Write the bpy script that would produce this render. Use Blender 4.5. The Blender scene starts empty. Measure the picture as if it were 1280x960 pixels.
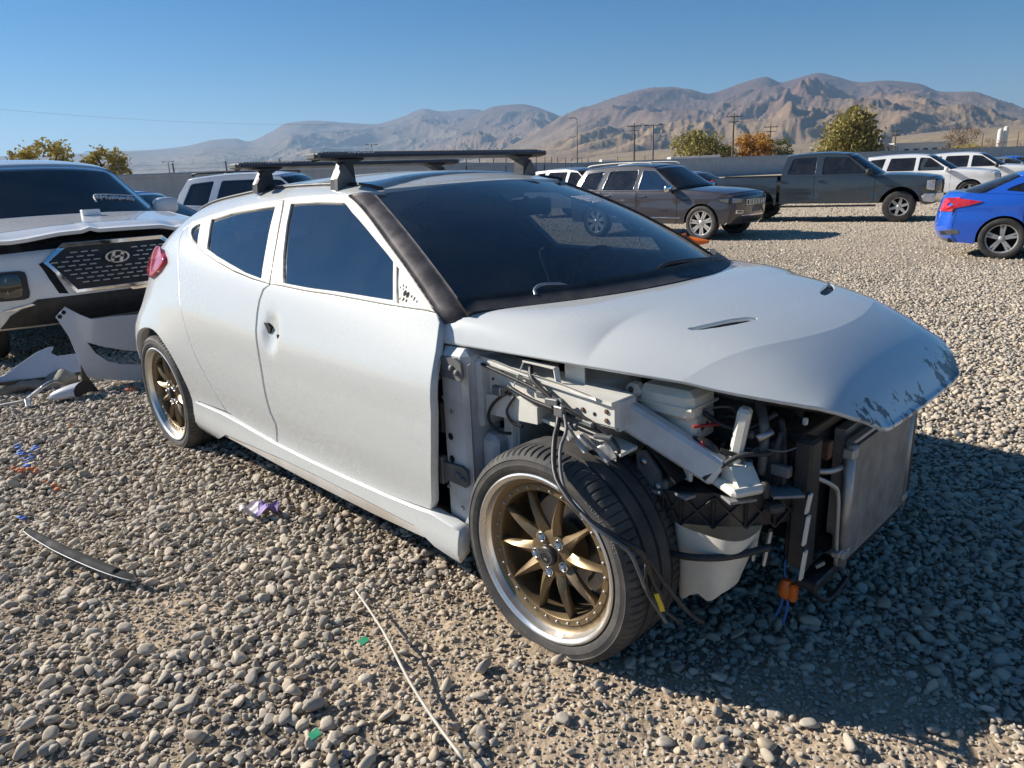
import bpy, bmesh, math, random
import numpy as np
from mathutils import Vector, Matrix, geometry
random.seed(7); RNG = np.random.default_rng(7)
scene = bpy.context.scene
COL = scene.collection
R = math.radians
# ---------------------------------------------------------------- camera (phone, held at chest height)
CP = np.array([1.257, -2.198, 1.36])
YAW, PITCH, ROLL, FPX = R(-45.145), R(16.077), R(2.37), 917.3
def cam_axes():
    cy, sy, cp, sp = math.cos(YAW), math.sin(YAW), math.cos(PITCH), math.sin(PITCH)
    f = np.array([sy*cp, cy*cp, -sp]); r = np.array([cy, -sy, 0.]); u = np.cross(r, f)
    c, s = math.cos(ROLL), math.sin(ROLL)
    return c*r - s*u, s*r + c*u, f
CR, CU, CF = cam_axes()
cam_data = bpy.data.cameras.new('camera'); cam = bpy.data.objects.new('camera', cam_data); COL.objects.link(cam)
cam_data.sensor_width = 36; cam_data.lens = FPX/1280*36; cam_data.clip_start = .05; cam_data.clip_end = 60000
cam.matrix_world = Matrix(((CR[0], CU[0], -CF[0], CP[0]), (CR[1], CU[1], -CF[1], CP[1]), (CR[2], CU[2], -CF[2], CP[2]), (0, 0, 0, 1)))
scene.camera = cam
def ray(px, py):
    d = CF + (px - 640)/FPX*CR - (py - 480)/FPX*CU
    return d
def at_depth(px, py, dep): return CP + ray(px, py)*dep
def at_x(px, py, x): d = ray(px, py); return CP + d*((x - CP[0])/d[0])
def at_y(px, py, y): d = ray(px, py); return CP + d*((y - CP[1])/d[1])
def at_z(px, py, z): d = ray(px, py); return CP + d*((z - CP[2])/d[2])
# ---------------------------------------------------------------- daylight
SUN_EL, SUN_AZ = R(30.0), R(28.0)            # shadows run along (cos az, sin az)
to_sun = np.array([-math.cos(SUN_AZ)*math.cos(SUN_EL), -math.sin(SUN_AZ)*math.cos(SUN_EL), math.sin(SUN_EL)])
world = bpy.data.worlds.new('World'); scene.world = world; world.use_nodes = True
wn = world.node_tree.nodes; wl = world.node_tree.links
sky = wn.new('ShaderNodeTexSky'); sky.sky_type = 'NISHITA'; sky.sun_disc = False
sky.sun_elevation = SUN_EL; sky.sun_rotation = math.atan2(to_sun[0], to_sun[1])
sky.altitude = 1300; sky.air_density = 1.0; sky.dust_density = 0.0; sky.ozone_density = 4.0
bg = wn['Background']; bg.inputs[1].default_value = 0.052
hs = wn.new('ShaderNodeHueSaturation'); hs.inputs['Saturation'].default_value = 1.44; wl.new(sky.outputs[0], hs.inputs['Color']); wl.new(hs.outputs[0], bg.inputs[0])
sd = bpy.data.lights.new('sun', 'SUN'); sd.energy = 5.0; sd.angle = R(.53); sd.color = (1.0, .93, .83)
sun = bpy.data.objects.new('sun', sd); COL.objects.link(sun); sun.location = (-20, -12, 14)
sun.rotation_euler = Vector(to_sun).to_track_quat('Z', 'Y').to_euler()
scene.view_settings.view_transform = 'Standard'; scene.view_settings.look = 'None'
scene.view_settings.exposure = 0.76; scene.view_settings.gamma = 1.0; scene.view_settings.use_curve_mapping = False
scene.cycles.max_bounces = 8; scene.cycles.transparent_max_bounces = 12; scene.cycles.volume_bounces = 0
scene.cycles.caustics_reflective = False; scene.cycles.caustics_refractive = False
scene.cycles.sample_clamp_indirect = 6.0
# ---------------------------------------------------------------- materials
M = {}
class NT:
    def __init__(s, name):
        s.m = bpy.data.materials.new(name); s.m.use_nodes = True; s.n = s.m.node_tree.nodes; s.l = s.m.node_tree.links
        s.b = s.n['Principled BSDF']; s.out = s.n['Material Output']; s.tc = None
    def node(s, t, **k):
        x = s.n.new(t)
        for a, v in k.items(): setattr(x, a, v)
        return x
    def coord(s, kind='Object'):
        if not s.tc: s.tc = s.node('ShaderNodeTexCoord')
        return s.tc.outputs[kind]
    def noise(s, scale, detail=4, rough=.55, dist=0, kind='Object', vec=None):
        x = s.node('ShaderNodeTexNoise'); x.inputs['Scale'].default_value = scale; x.inputs['Detail'].default_value = detail
        x.inputs['Roughness'].default_value = rough; x.inputs['Distortion'].default_value = dist
        s.l.new(vec if vec else s.coord(kind), x.inputs['Vector']); return x.outputs['Fac']
    def ramp(s, fac, stops, interp='LINEAR'):
        x = s.node('ShaderNodeValToRGB'); cr = x.color_ramp; cr.interpolation = interp
        while len(cr.elements) < len(stops): cr.elements.new(.5)
        for e, (p, c) in zip(cr.elements, stops):
            e.position = p; e.color = (c, c, c, 1) if not hasattr(c, '__len__') else (*c[:3], 1)
        s.l.new(fac, x.inputs[0]); return x.outputs[0]
    def mix(s, fac, a, b, mode='MIX'):
        x = s.node('ShaderNodeMix', data_type='RGBA', blend_type=mode)
        for sock, v in ((x.inputs[0], fac), (x.inputs[6], a), (x.inputs[7], b)):
            if hasattr(v, 'is_linked'): s.l.new(v, sock)
            elif hasattr(v, '__len__'): sock.default_value = (*v[:3], 1)
            else: sock.default_value = v
        return x.outputs[2]
    def math(s, op, a, b=0.):
        x = s.node('ShaderNodeMath', operation=op)
        for sock, v in zip(x.inputs, (a, b)):
            if hasattr(v, 'is_linked'): s.l.new(v, sock)
            else: sock.default_value = v
        return x.outputs[0]
    def bump(s, h, strength, dist=.01):
        x = s.node('ShaderNodeBump'); x.inputs['Strength'].default_value = strength; x.inputs['Distance'].default_value = dist
        s.l.new(h, x.inputs['Height']); s.l.new(x.outputs[0], s.b.inputs['Normal']); return x
    def set(s, **k):
        nm = dict(base='Base Color', rough='Roughness', metal='Metallic', coat='Coat Weight', coatr='Coat Roughness', ior='IOR', spec='Specular IOR Level', alpha='Alpha', emit='Emission Color', emits='Emission Strength', trans='Transmission Weight')
        for a, v in k.items():
            sock = s.b.inputs[nm[a]]
            if hasattr(v, 'is_linked'): s.l.new(v, sock)
            elif hasattr(v, '__len__'): sock.default_value = (*v[:3], 1)
            else: sock.default_value = v
        return s
def simple(name, base, rough=.5, metal=0., coat=0., dirt=.25, dscale=6., dcol=None, bump=0., bscale=200., spec=.5):
    t = NT(name)
    dc = dcol if dcol else tuple(c*.6 for c in base)
    f = t.ramp(t.noise(dscale, 6, .65), [(.42, 0.), (.75, dirt)])
    t.set(base=t.mix(f, base, dc), metal=metal, coat=coat, coatr=.06, spec=spec)
    f2 = t.ramp(t.noise(dscale*2.3, 5), [(.3, max(.02, rough - .08)), (.7, min(1, rough + .12))])
    t.set(rough=f2)
    if bump: t.bump(t.noise(bscale, 3), bump, .002)
    M[name] = t.m; return t
DUST = (.36, .31, .25)
def paint(name, base, rough=.26, coat=1.0, dust=.22, flake=0.):
    t = NT(name)
    n1 = t.noise(2.2, 7, .62); n2 = t.noise(38, 4, .6)
    geo = t.node('ShaderNodeSeparateXYZ'); t.l.new(t.coord('Object'), geo.inputs[0])
    low = t.ramp(geo.outputs[2], [(.12, 1.), (.55, .0)])
    d = t.math('MULTIPLY', t.ramp(t.math('ADD', t.math('MULTIPLY', n1, .7), t.math('MULTIPLY', n2, .3)), [(.40, .12), (.72, 1.)]), t.math('ADD', dust*.55, t.math('MULTIPLY', low, dust)))
    t.set(base=t.mix(d, base, DUST), coat=coat, metal=flake)
    t.set(rough=t.math('ADD', rough, t.math('MULTIPLY', d, .5)))
    t.b.inputs['Coat Roughness'].default_value = .07
    t.l.new(t.math('ADD', .025, t.math('MULTIPLY', d, .5)), t.b.inputs['Coat Roughness'])
    M[name] = t.m; return t
def glass(name, tint, ior=1.55, dust=.04, rough=.0):
    t = NT(name); t.n.remove(t.b)
    tr = t.node('ShaderNodeBsdfTransparent'); tr.inputs[0].default_value = (*tint, 1)
    gl = t.node('ShaderNodeBsdfGlossy'); gl.inputs['Roughness'].default_value = rough; gl.inputs[0].default_value = (1, 1, 1, 1)
    fr = t.node('ShaderNodeFresnel'); fr.inputs[0].default_value = ior
    mx = t.node('ShaderNodeMixShader'); t.l.new(fr.outputs[0], mx.inputs[0]); t.l.new(tr.outputs[0], mx.inputs[1]); t.l.new(gl.outputs[0], mx.inputs[2])
    df = t.node('ShaderNodeBsdfDiffuse'); df.inputs[0].default_value = (*DUST, 1)
    m2 = t.node('ShaderNodeMixShader')
    f = t.ramp(t.math('ADD', t.math('MULTIPLY', t.noise(4, 7, .7), .6), t.math('MULTIPLY', t.noise(120, 3, .6), .4)), [(.42, dust*.25), (.68, dust*2.2)])
    t.l.new(f, m2.inputs[0]); t.l.new(mx.outputs[0], m2.inputs[1]); t.l.new(df.outputs[0], m2.inputs[2])
    t.l.new(m2.outputs[0], t.out.inputs[0]); M[name] = t.m; return t
paint('white_paint', (.585, .60, .585), dust=.10, coat=.7)
# bonnet: base set slightly lighter than the doors, flaked patches near the leading edge
t = paint('hood_paint', (.61, .63, .62), dust=.08, coat=.8)
sx = t.node('ShaderNodeSeparateXYZ'); t.l.new(t.coord('Object'), sx.inputs[0])
mp = t.node('ShaderNodeMapping'); mp.inputs['Scale'].default_value = (.55, 1.0, 1.0); mp.inputs['Rotation'].default_value = (0, 0, R(35)); t.l.new(t.coord('Object'), mp.inputs[0])
nz = t.noise(30, 4, .6, .3, vec=mp.outputs[0]); n_big = t.noise(5.5, 2, .5)
edge = t.ramp(sx.outputs[0], [(.575, 0.), (.665, 1.)])
ch = t.math('ADD', t.math('MULTIPLY', nz, .75), t.math('MULTIPLY', n_big, .45))
ch = t.math('ADD', ch, t.math('MULTIPLY', edge, .20))
mask = t.math('MULTIPLY', t.ramp(ch, [(.835, 0.), (.85, 1.)]), t.math('GREATER_THAN', edge, .02))
old = t.b.inputs['Base Color'].links[0].from_socket
t.set(base=t.mix(mask, old, (.13, .15, .145)))
inv = t.math('SUBTRACT', 1.0, mask); t.l.new(inv, t.b.inputs['Coat Weight'])
bp = t.node('ShaderNodeBump'); bp.inputs['Strength'].default_value = .6; bp.inputs['Distance'].default_value = .002; t.l.new(inv, bp.inputs['Height']); t.l.new(bp.outputs[0], t.b.inputs['Normal'])
simple('frame_paint', (.62, .60, .54), .5, coat=.1, dirt=.5, dscale=9, dcol=(.42, .38, .31))
simple('jamb_white', (.62, .64, .66), .5, coat=.2, dirt=.75, dscale=7, dcol=(.34, .30, .25))
simple('bay_white', (.76, .74, .67), .5, coat=.15, dirt=.40, dscale=9, dcol=(.46, .39, .30))
simple('plastic_white', (.76, .73, .63), .42, dirt=.4, dscale=9, dcol=(.45, .40, .32), spec=.4)
simple('black_plastic', (.018, .018, .02), .45, dirt=.5, dscale=12, dcol=(.07, .065, .06))
simple('worn_black', (.04, .036, .038), .5, dirt=.8, dscale=11, dcol=(.20, .165, .155), bump=.05)
simple('grey_plastic', (.10, .105, .11), .5, dirt=.7, dscale=14, dcol=(.22, .21, .19))
simple('dusty_plastic', (.20, .205, .21), .6, dirt=.7, dscale=16, dcol=(.34, .32, .29))
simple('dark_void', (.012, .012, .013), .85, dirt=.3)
simple('engine_dark', (.03, .03, .032), .6, dirt=.6, dscale=20, dcol=(.09, .085, .08))
simple('rubber', (.022, .022, .023), .62, dirt=.85, dscale=7, dcol=(.085, .075, .065), bump=.15, bscale=150)
simple('tread_rubber', (.042, .042, .042), .75, dirt=.9, dscale=8, dcol=(.13, .115, .095), bump=.2, bscale=120)
simple('bronze', (.25, .18, .098), .38, metal=.6, dirt=.4, dscale=10, dcol=(.20, .15, .10))
simple('polished', (.82, .80, .76), .33, metal=.9, dirt=.5, dscale=5, dcol=(.55, .47, .38))
simple('chrome', (.75, .76, .78), .10, metal=1., dirt=.15)
simple('steel', (.45, .45, .45), .38, metal=.9, dirt=.5, dscale=12, dcol=(.20, .18, .16))
simple('aluminium', (.50, .50, .49), .5, metal=.7, dirt=.6, dscale=15, dcol=(.28, .26, .23))
simple('dirty_metal', (.72, .69, .64), .40, metal=.3, dirt=.8, dscale=5, dcol=(.55, .44, .32))
simple('dark_metal', (.05, .05, .055), .4, metal=.6, dirt=.4)
simple('seat_cloth', (.055, .055, .06), .9, dirt=.3)
simple('rust', (.16, .085, .045), .8, dirt=.7, dscale=30, dcol=(.05, .035, .03))
simple('yellow_plastic', (.75, .52, .03), .45)
simple('orange_plastic', (.80, .17, .02), .4)
simple('blue_wire', (.05, .16, .45), .5)
simple('red_wire', (.30, .02, .02), .5)
simple('grey_cloth', (.27, .25, .21), .9, dirt=.6, dscale=8, dcol=(.18, .15, .12), bump=.4, bscale=60)
simple('white_vinyl', (.8, .8, .8), .5, dirt=.1)
glass('side_glass', (.06, .075, .09), ior=3.0, dust=.02)
glass('screen_glass', (.15, .19, .23), ior=1.95, dust=.02)
glass('clear_glass', (.24, .28, .30), ior=1.7, dust=.05)
glass('dark_glass', (.045, .05, .06), ior=1.9, dust=.05)
glass('lamp_glass', (.75, .78, .80), ior=1.5, dust=.05)
# red tail lamp lens
t = NT('red_lens'); t.set(base=t.mix(t.ramp(t.noise(9, 3), [(.4, 0.), (.6, .4)]), (.50, .010, .022), (.62, .07, .09)), rough=.12, coat=1.); M['red_lens'] = t.m
t = NT('red_lens_pale'); t.set(base=(.72, .16, .19), rough=.12, coat=1.); M['red_lens_pale'] = t.m
# condenser core: fine fins as relief
t = NT('core_fins'); w = t.node('ShaderNodeTexWave', wave_type='BANDS', bands_direction='Z'); w.inputs['Scale'].default_value = 55; t.l.new(t.coord(), w.inputs[0])
w2 = t.node('ShaderNodeTexWave', wave_type='BANDS', bands_direction='Y'); w2.inputs['Scale'].default_value = 110; t.l.new(t.coord(), w2.inputs[0])
hh = t.math('MULTIPLY', w.outputs['Fac'], w2.outputs['Fac'])
t.set(base=t.mix(t.ramp(t.noise(14, 5), [(.35, 0.), (.7, .7)]), t.mix(w.outputs['Fac'], (.30, .285, .26), (.62, .59, .54)), (.20, .18, .15)), metal=.35, rough=.5); t.bump(hh, .8, .004); M['core_fins'] = t.m
# ---------------------------------------------------------------- mesh helpers
def V3(a): return np.asarray(a, float)
def link(name, me, mat=None, parent=None, loc=None):
    o = bpy.data.objects.new(name, me); COL.objects.link(o)
    if mat is not None and me is not None: me.materials.append(M[mat] if isinstance(mat, str) else mat)
    if parent is not None: o.parent = parent
    if loc is not None: o.location = loc
    return o
def make(name, V, F, mat=None, parent=None, smooth=False, normals=None):
    me = bpy.data.meshes.new(name); me.from_pydata([tuple(map(float, v)) for v in V], [], [tuple(int(i) for i in f) for f in F]); me.update()
    if smooth: me.polygons.foreach_set('use_smooth', [True]*len(me.polygons))
    if normals is not None: me.normals_split_custom_set_from_vertices([tuple(map(float, n)) for n in normals])
    return link(name, me, mat, parent)
def tag(o, label=None, cat=None, group=None, kind=None):
    for k, v in (('label', label), ('category', cat), ('group', group), ('kind', kind)):
        if v: o[k] = v
    return o
def empty(name, loc=(0, 0, 0), rz=0., label=None, cat=None, group=None, kind=None):
    o = bpy.data.objects.new(name, None); COL.objects.link(o); o.location = loc; o.rotation_euler = (0, 0, rz); o.empty_display_size = .2
    return tag(o, label, cat, group, kind)
class MB:
    """collects several shapes into ONE mesh of one part"""
    def __init__(s): s.V = []; s.F = []; s.sm = []
    def add(s, V, F, smooth=False):
        b = len(s.V); s.V += [tuple(map(float, v)) for v in V]; s.F += [tuple(int(i) + b for i in f) for f in F]; s.sm += [smooth]*len(F); return s
    def box(s, c, size, rot=None, bev=.12):
        """box with chamfered edges; rot: 3x3 or z angle"""
        h = V3(size)/2; e = min(h)*bev*2 if bev else 0; e = min(e, min(h)*.9)
        v = []
        idx = {}
        for sx in (-1, 1):
            for sy in (-1, 1):
                for sz in (-1, 1):
                    for ax in range(3):
                        p = np.array([sx*h[0], sy*h[1], sz*h[2]])
                        for k in range(3):
                            if k != ax: p[k] -= (sx, sy, sz)[k]*e
                        idx[(sx, sy, sz, ax)] = len(v); v.append(p)
        f = []
        for ax in range(3):
            a, b = (ax+1) % 3, (ax+2) % 3
            for sg in (-1, 1):
                q = []
                for (p, r_) in ((-1, -1), (1, -1), (1, 1), (-1, 1)):
                    k = [0, 0, 0]; k[ax] = sg; k[a] = p; k[b] = r_; q.append(idx[(*k, ax)])
                f.append(q if sg > 0 else q[::-1])
            for p in (-1, 1):
                for r_ in (-1, 1):
                    def g(sg, A): k = [0, 0, 0]; k[ax] = sg; k[a] = p; k[b] = r_; return idx[(*k, A)]
                    q = [g(-1, a), g(1, a), g(1, b), g(-1, b)]
                    f.append(q if p*r_ > 0 else q[::-1])
        for sx in (-1, 1):
            for sy in (-1, 1):
                for sz in (-1, 1):
                    q = [idx[(sx, sy, sz, k)] for k in range(3)]; f.append(q if sx*sy*sz > 0 else q[::-1])
        v = np.array(v)
        if rot is not None:
            if np.isscalar(rot): c_, s_ = math.cos(rot), math.sin(rot); rot = np.array([[c_, -s_, 0], [s_, c_, 0], [0, 0, 1]])
            v = v @ np.asarray(rot).T
        return s.add(v + V3(c), f)
    def bar(s, a, b, w, h=None, up=(0, 0, 1), bev=.12):
        a, b = V3(a), V3(b); d = b - a; L = np.linalg.norm(d); d /= L; u = V3(up); sd_ = np.cross(u, d)
        if np.linalg.norm(sd_) < 1e-5: sd_ = np.cross((1, 0, 0), d)
        sd_ /= np.linalg.norm(sd_); u = np.cross(d, sd_)
        return s.box((a+b)/2, (L, w, h or w), np.stack([d, sd_, u], 1), bev)
    def tube(s, pts, r, n=8, cap=True, sub=4):
        P = curve(pts, sub) if len(pts) > 2 and sub > 1 else V3(pts)
        rr = np.interp(np.linspace(0, 1, len(P)), np.linspace(0, 1, len(r)), r) if hasattr(r, '__len__') else np.full(len(P), r)
        T = np.gradient(P, axis=0); T /= np.linalg.norm(T, axis=1)[:, None] + 1e-12
        u = np.cross(T[0], (0, 0, 1) if abs(T[0][2]) < .9 else (1, 0, 0)); u /= np.linalg.norm(u)
        V = []
        for p, t, q in zip(P, T, rr):
            u = u - t*(u @ t); u /= np.linalg.norm(u) + 1e-12; w = np.cross(t, u)
            for k in range(n):
                a = 2*math.pi*k/n; V.append(p + q*(math.cos(a)*u + math.sin(a)*w))
        F = [(i*n+k, i*n+(k+1) % n, (i+1)*n+(k+1) % n, (i+1)*n+k) for i in range(len(P)-1) for k in range(n)]
        s.add(V, F, True)
        if cap:
            b = len(s.V) - len(V); s.F += [tuple(b + k for k in range(n))[::-1], tuple(b + (len(P)-1)*n + k for k in range(n))]; s.sm += [False, False]
        return s
    def lathe(s, prof, c=(0, 0, 0), axis='Y', n=32, a0=0, a1=2*math.pi, smooth=True, rot=None):
        """prof: (radius, offset along axis)"""
        full = abs(a1 - a0 - 2*math.pi) < 1e-6; m = n if full else n + 1; V = []
        for k in range(m):
            a = a0 + (a1 - a0)*k/n; ca, sa = math.cos(a), math.sin(a)
            for r_, o in prof:
                p = {'Y': (r_*ca, o, r_*sa), 'Z': (r_*ca, r_*sa, o), 'X': (o, r_*ca, r_*sa)}[axis]; V.append(p)
        L = len(prof); F = []
        for k in range(n):
            k2 = (k+1) % m
            for i in range(L-1): F.append((k*L+i, k*L+i+1, k2*L+i+1, k2*L+i))
        V = np.array(V)
        if rot is not None: V = V @ np.asarray(rot).T
        return s.add(V + V3(c), F, smooth)
    def prism(s, poly, a, b, axes='XZ', close=True):
        """extrude a 2D polygon between a and b along the third axis"""
        def p3(p, d): return {'XZ': (p[0], d, p[1]), 'XY': (p[0], p[1], d), 'YZ': (d, p[0], p[1])}[axes]
        n = len(poly); V = [p3(p, a) for p in poly] + [p3(p, b) for p in poly]
        F = [(i, (i+1) % n, n+(i+1) % n, n+i) for i in range(n)]
        tri = geometry.tessellate_polygon([[Vector((p[0], p[1], 0)) for p in poly]])
        F += [tuple(t) for t in tri] + [tuple(n+i for i in t[::-1]) for t in tri]
        return s.add(V, F)
    def grid(s, f, nu, nv, smooth=True):
        U, W_ = np.meshgrid(np.linspace(0, 1, nu+1), np.linspace(0, 1, nv+1), indexing='ij'); P = f(U, W_).reshape(-1, 3)
        F = [(i*(nv+1)+j, (i+1)*(nv+1)+j, (i+1)*(nv+1)+j+1, i*(nv+1)+j+1) for i in range(nu) for j in range(nv)]
        return s.add(P, F, smooth)
    def sheet(s, f, nu, nv, thick):
        """grid with a real thickness"""
        U, W_ = np.meshgrid(np.linspace(0, 1, nu+1), np.linspace(0, 1, nv+1), indexing='ij'); P = f(U, W_); du = np.gradient(P, axis=0); dv = np.gradient(P, axis=1)
        N = np.cross(du, dv); N /= np.linalg.norm(N, axis=-1, keepdims=True) + 1e-12; Q = P - N*thick
        F = [(i*(nv+1)+j, (i+1)*(nv+1)+j, (i+1)*(nv+1)+j+1, i*(nv+1)+j+1) for i in range(nu) for j in range(nv)]
        if thick < 0: F = [f_[::-1] for f_ in F]
        m = (nu+1)*(nv+1)
        s.add(np.concatenate([P.reshape(-1, 3), Q.reshape(-1, 3)]), F + [tuple(k+m for k in f_[::-1]) for f_ in F], True)
        b = len(s.V) - 2*m
        rim = [i*(nv+1) for i in range(nu+1)] + [nu*(nv+1)+j for j in range(1, nv+1)] + [i*(nv+1)+nv for i in range(nu-1, -1, -1)] + [j for j in range(nv-1, 0, -1)]
        e = [(b+rim[k], b+rim[(k+1) % len(rim)], b+m+rim[(k+1) % len(rim)], b+m+rim[k]) for k in range(len(rim))]
        s.F += e; s.sm += [False]*len(e); return s
    def build(s, name, mat, parent=None, sharp=None):
        me = bpy.data.meshes.new(name); me.from_pydata(s.V, [], s.F); me.update(); me.polygons.foreach_set('use_smooth', s.sm)
        if sharp: me.set_sharp_from_angle(angle=R(sharp))
        return link(name, me, mat, parent)
def curve(pts, sub=6):
    P = V3(pts); n = len(P); out = []
    for i in range(n-1):
        a, b, c, d = P[max(i-1, 0)], P[i], P[i+1], P[min(i+2, n-1)]
        for k in range(sub):
            f = k/sub; out.append(.5*(2*b+(c-a)*f+(2*a-5*b+4*c-d)*f*f+(3*b-a-3*c+d)*f**3))
    out.append(P[-1]); return np.array(out)
def inside(poly, pts):
    x, y = pts[:, 0], pts[:, 1]; r = np.zeros(len(pts), bool); n = len(poly)
    for i in range(n):
        (x0, y0), (x1, y1) = poly[i], poly[(i+1) % n]
        if y0 == y1: continue
        r ^= ((y0 > y) != (y1 > y)) & (x < (x1-x0)*(y-y0)/(y1-y0) + x0)
    return r
def resample(poly, step, sc):
    out = []; n = len(poly)
    for i in range(n):
        a, b = poly[i], poly[(i+1) % n]; L = np.linalg.norm((b-a)*sc); k = max(1, int(math.ceil(L/step)))
        for j in range(k): out.append(a + (b-a)*j/k)
    return np.array(out)
def rnd_poly(poly, it=1, keep=()):
    """soften polygon corners by corner cutting"""
    P = V3(poly)
    for _ in range(it):
        q = []
        for i in range(len(P)):
            a, b = P[i], P[(i+1) % len(P)]; q += [a*.75+b*.25, a*.25+b*.75]
        P = np.array(q)
    return P
def inset(poly, d, sc):
    P = V3(poly)*sc; n = len(P); area = .5*np.sum(P[:, 0]*np.roll(P[:, 1], -1)-np.roll(P[:, 0], -1)*P[:, 1]); sg = 1 if area > 0 else -1
    e = np.roll(P, -1, 0) - P; e /= np.linalg.norm(e, axis=1)[:, None]+1e-12; nn = np.stack([-e[:, 1], e[:, 0]], 1)*sg
    m = nn + np.roll(nn, 1, 0); m /= np.maximum(np.linalg.norm(m, axis=1)[:, None], .5); return (P + m*d)/sc
def panel(name, F, outline, mat, parent, holes=(), step=.05, sc=(1., .13), thick=.014, lip=.0025, off=0., out=(0, -1, 0), rnd=0, extra=None):
    """a sheet lying on the surface F(u, v) inside an outline, with holes, rounded edge and flange"""
    sc = V3(sc); outline = rnd_poly(outline, rnd) if rnd else V3(outline); out = V3(out)
    loops = [resample(outline, step, sc)] + [resample(V3(h), step, sc) for h in holes]
    def area(P): return .5*np.sum(P[:, 0]*np.roll(P[:, 1], -1)-np.roll(P[:, 0], -1)*P[:, 1])
    loops = [l if (area(l) > 0) == (i == 0) else l[::-1] for i, l in enumerate(loops)]
    ins = []
    for i, l in enumerate(loops):
        ins.append(inset(l, lip if i == 0 else -lip, sc))
    lo, hi = ins[0].min(0), ins[0].max(0); gu = np.arange(lo[0], hi[0], step/sc[0]); gv = np.arange(lo[1], hi[1], step/sc[1])
    G = np.stack(np.meshgrid(gu, gv, indexing='ij'), -1).reshape(-1, 2) + RNG.normal(0, 1e-5, (len(gu)*len(gv), 2)); m = inside(ins[0], G)
    for h in ins[1:]: m &= ~inside(h, G)
    G = G[m]
    B = np.concatenate(ins)
    if len(G):
        d = np.min(np.linalg.norm((G[:, None]-B[None])*sc, axis=2), axis=1); G = G[d > step*.45]
    if extra is not None:
        X = V3(extra); m = inside(ins[0], X)
        for h in ins[1:]: m &= ~inside(h, X)
        X = X[m]; d = np.min(np.linalg.norm((X[:, None]-B[None])*sc, axis=2), axis=1); X = X[d > step*.4]
        d = np.min(np.linalg.norm((G[:, None]-X[None])*sc, axis=2), axis=1); G = np.concatenate([X, G[d > step*.6]])
    pts = np.concatenate([B, G]); E = []; b = 0
    for l in ins: n = len(l); E += [(b+i, b+(i+1) % n) for i in range(n)]; b += n
    vo, eo, fo, ov, _, _ = geometry.delaunay_2d_cdt([Vector(p*sc) for p in pts], E, [], 0, 1e-7)
    uv = np.array([tuple(v) for v in vo])/sc
    fc = np.array([[*f] for f in fo if len(f) == 3]); cen = uv[fc].mean(1); m = inside(ins[0], cen)
    for h in ins[1:]: m &= ~inside(h, cen)
    fc = fc[m]
    def surf(q):
        e = 1e-4; u, v = q[:, 0], q[:, 1]; P = F(u, v); du = F(u+e, v)-F(u-e, v); dv = F(u, v+e)-F(u, v-e); N = np.cross(du, dv)
        N /= np.linalg.norm(N, axis=1)[:, None]+1e-12
        if np.sum(N @ out) < 0: N = -N
        return P, N
    P, N = surf(uv); P = P + N*off
    # orientation
    t0 = fc[:, 0]; fn = np.cross(P[fc[:, 1]]-P[fc[:, 0]], P[fc[:, 2]]-P[fc[:, 0]])
    if np.sum(fn*N[t0]) < 0: fc = fc[:, ::-1]
    Vs = [P]; Ns = [N]; Fs = fc.tolist(); base = len(P)
    for l, ii in zip(loops, ins):
        Pi, Ni = surf(ii); Po, No = surf(l); dirn = Po - Pi; dirn /= np.linalg.norm(dirn, axis=1)[:, None]+1e-12
        r0 = Pi + Ni*off; r1 = Po + No*(off-lip); r2 = Po + No*(off-thick); n = len(l)
        Vs += [r0, r1, r2]; Ns += [Ni, dirn*.8+Ni*.6, dirn]
        fl = np.sum(np.cross(r0[1]-r0[0], r1[0]-r0[0])*(Ni[0]+dirn[0])) < 0
        for k in range(2):
            a = base + k*n
            for i in range(n):
                q = [a+i, a+(i+1) % n, a+n+(i+1) % n, a+n+i]; Fs.append(q[::-1] if fl else q)
        base += 3*n
    Nn = np.concatenate(Ns); Nn /= np.linalg.norm(Nn, axis=1)[:, None]+1e-12
    return make(name, np.concatenate(Vs), Fs, mat, parent, True, Nn)
def mirror_copy(o, parent=None):
    c = o.copy(); COL.objects.link(c); c.parent = parent or o.parent; c.scale = (1, -1, 1); return c
def copy_tree(o, parent=None):
    c = o.copy(); COL.objects.link(c); c.parent = parent
    for ch in [x for x in ALLCH.get(o.name, [])]: copy_tree(ch, c)
    return c
ALLCH = {}
def index_children():
    ALLCH.clear()
    for o in bpy.data.objects:
        if o.parent: ALLCH.setdefault(o.parent.name, []).append(o)
_text_cache = {}
def text_mesh(txt, size=1., bold=0.):
    cu = bpy.data.curves.new('lettering', 'FONT'); cu.body = txt; cu.size = size; cu.align_x = 'CENTER'; cu.align_y = 'CENTER'; cu.offset = bold; cu.resolution_u = 2
    o = bpy.data.objects.new('lettering', cu); COL.objects.link(o); dg = bpy.context.evaluated_depsgraph_get(); me = o.evaluated_get(dg).to_mesh()
    V = np.array([v.co[:] for v in me.vertices]); F = [tuple(p.vertices) for p in me.polygons]
    bpy.data.objects.remove(o); bpy.data.curves.remove(cu); return V, F
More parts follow.
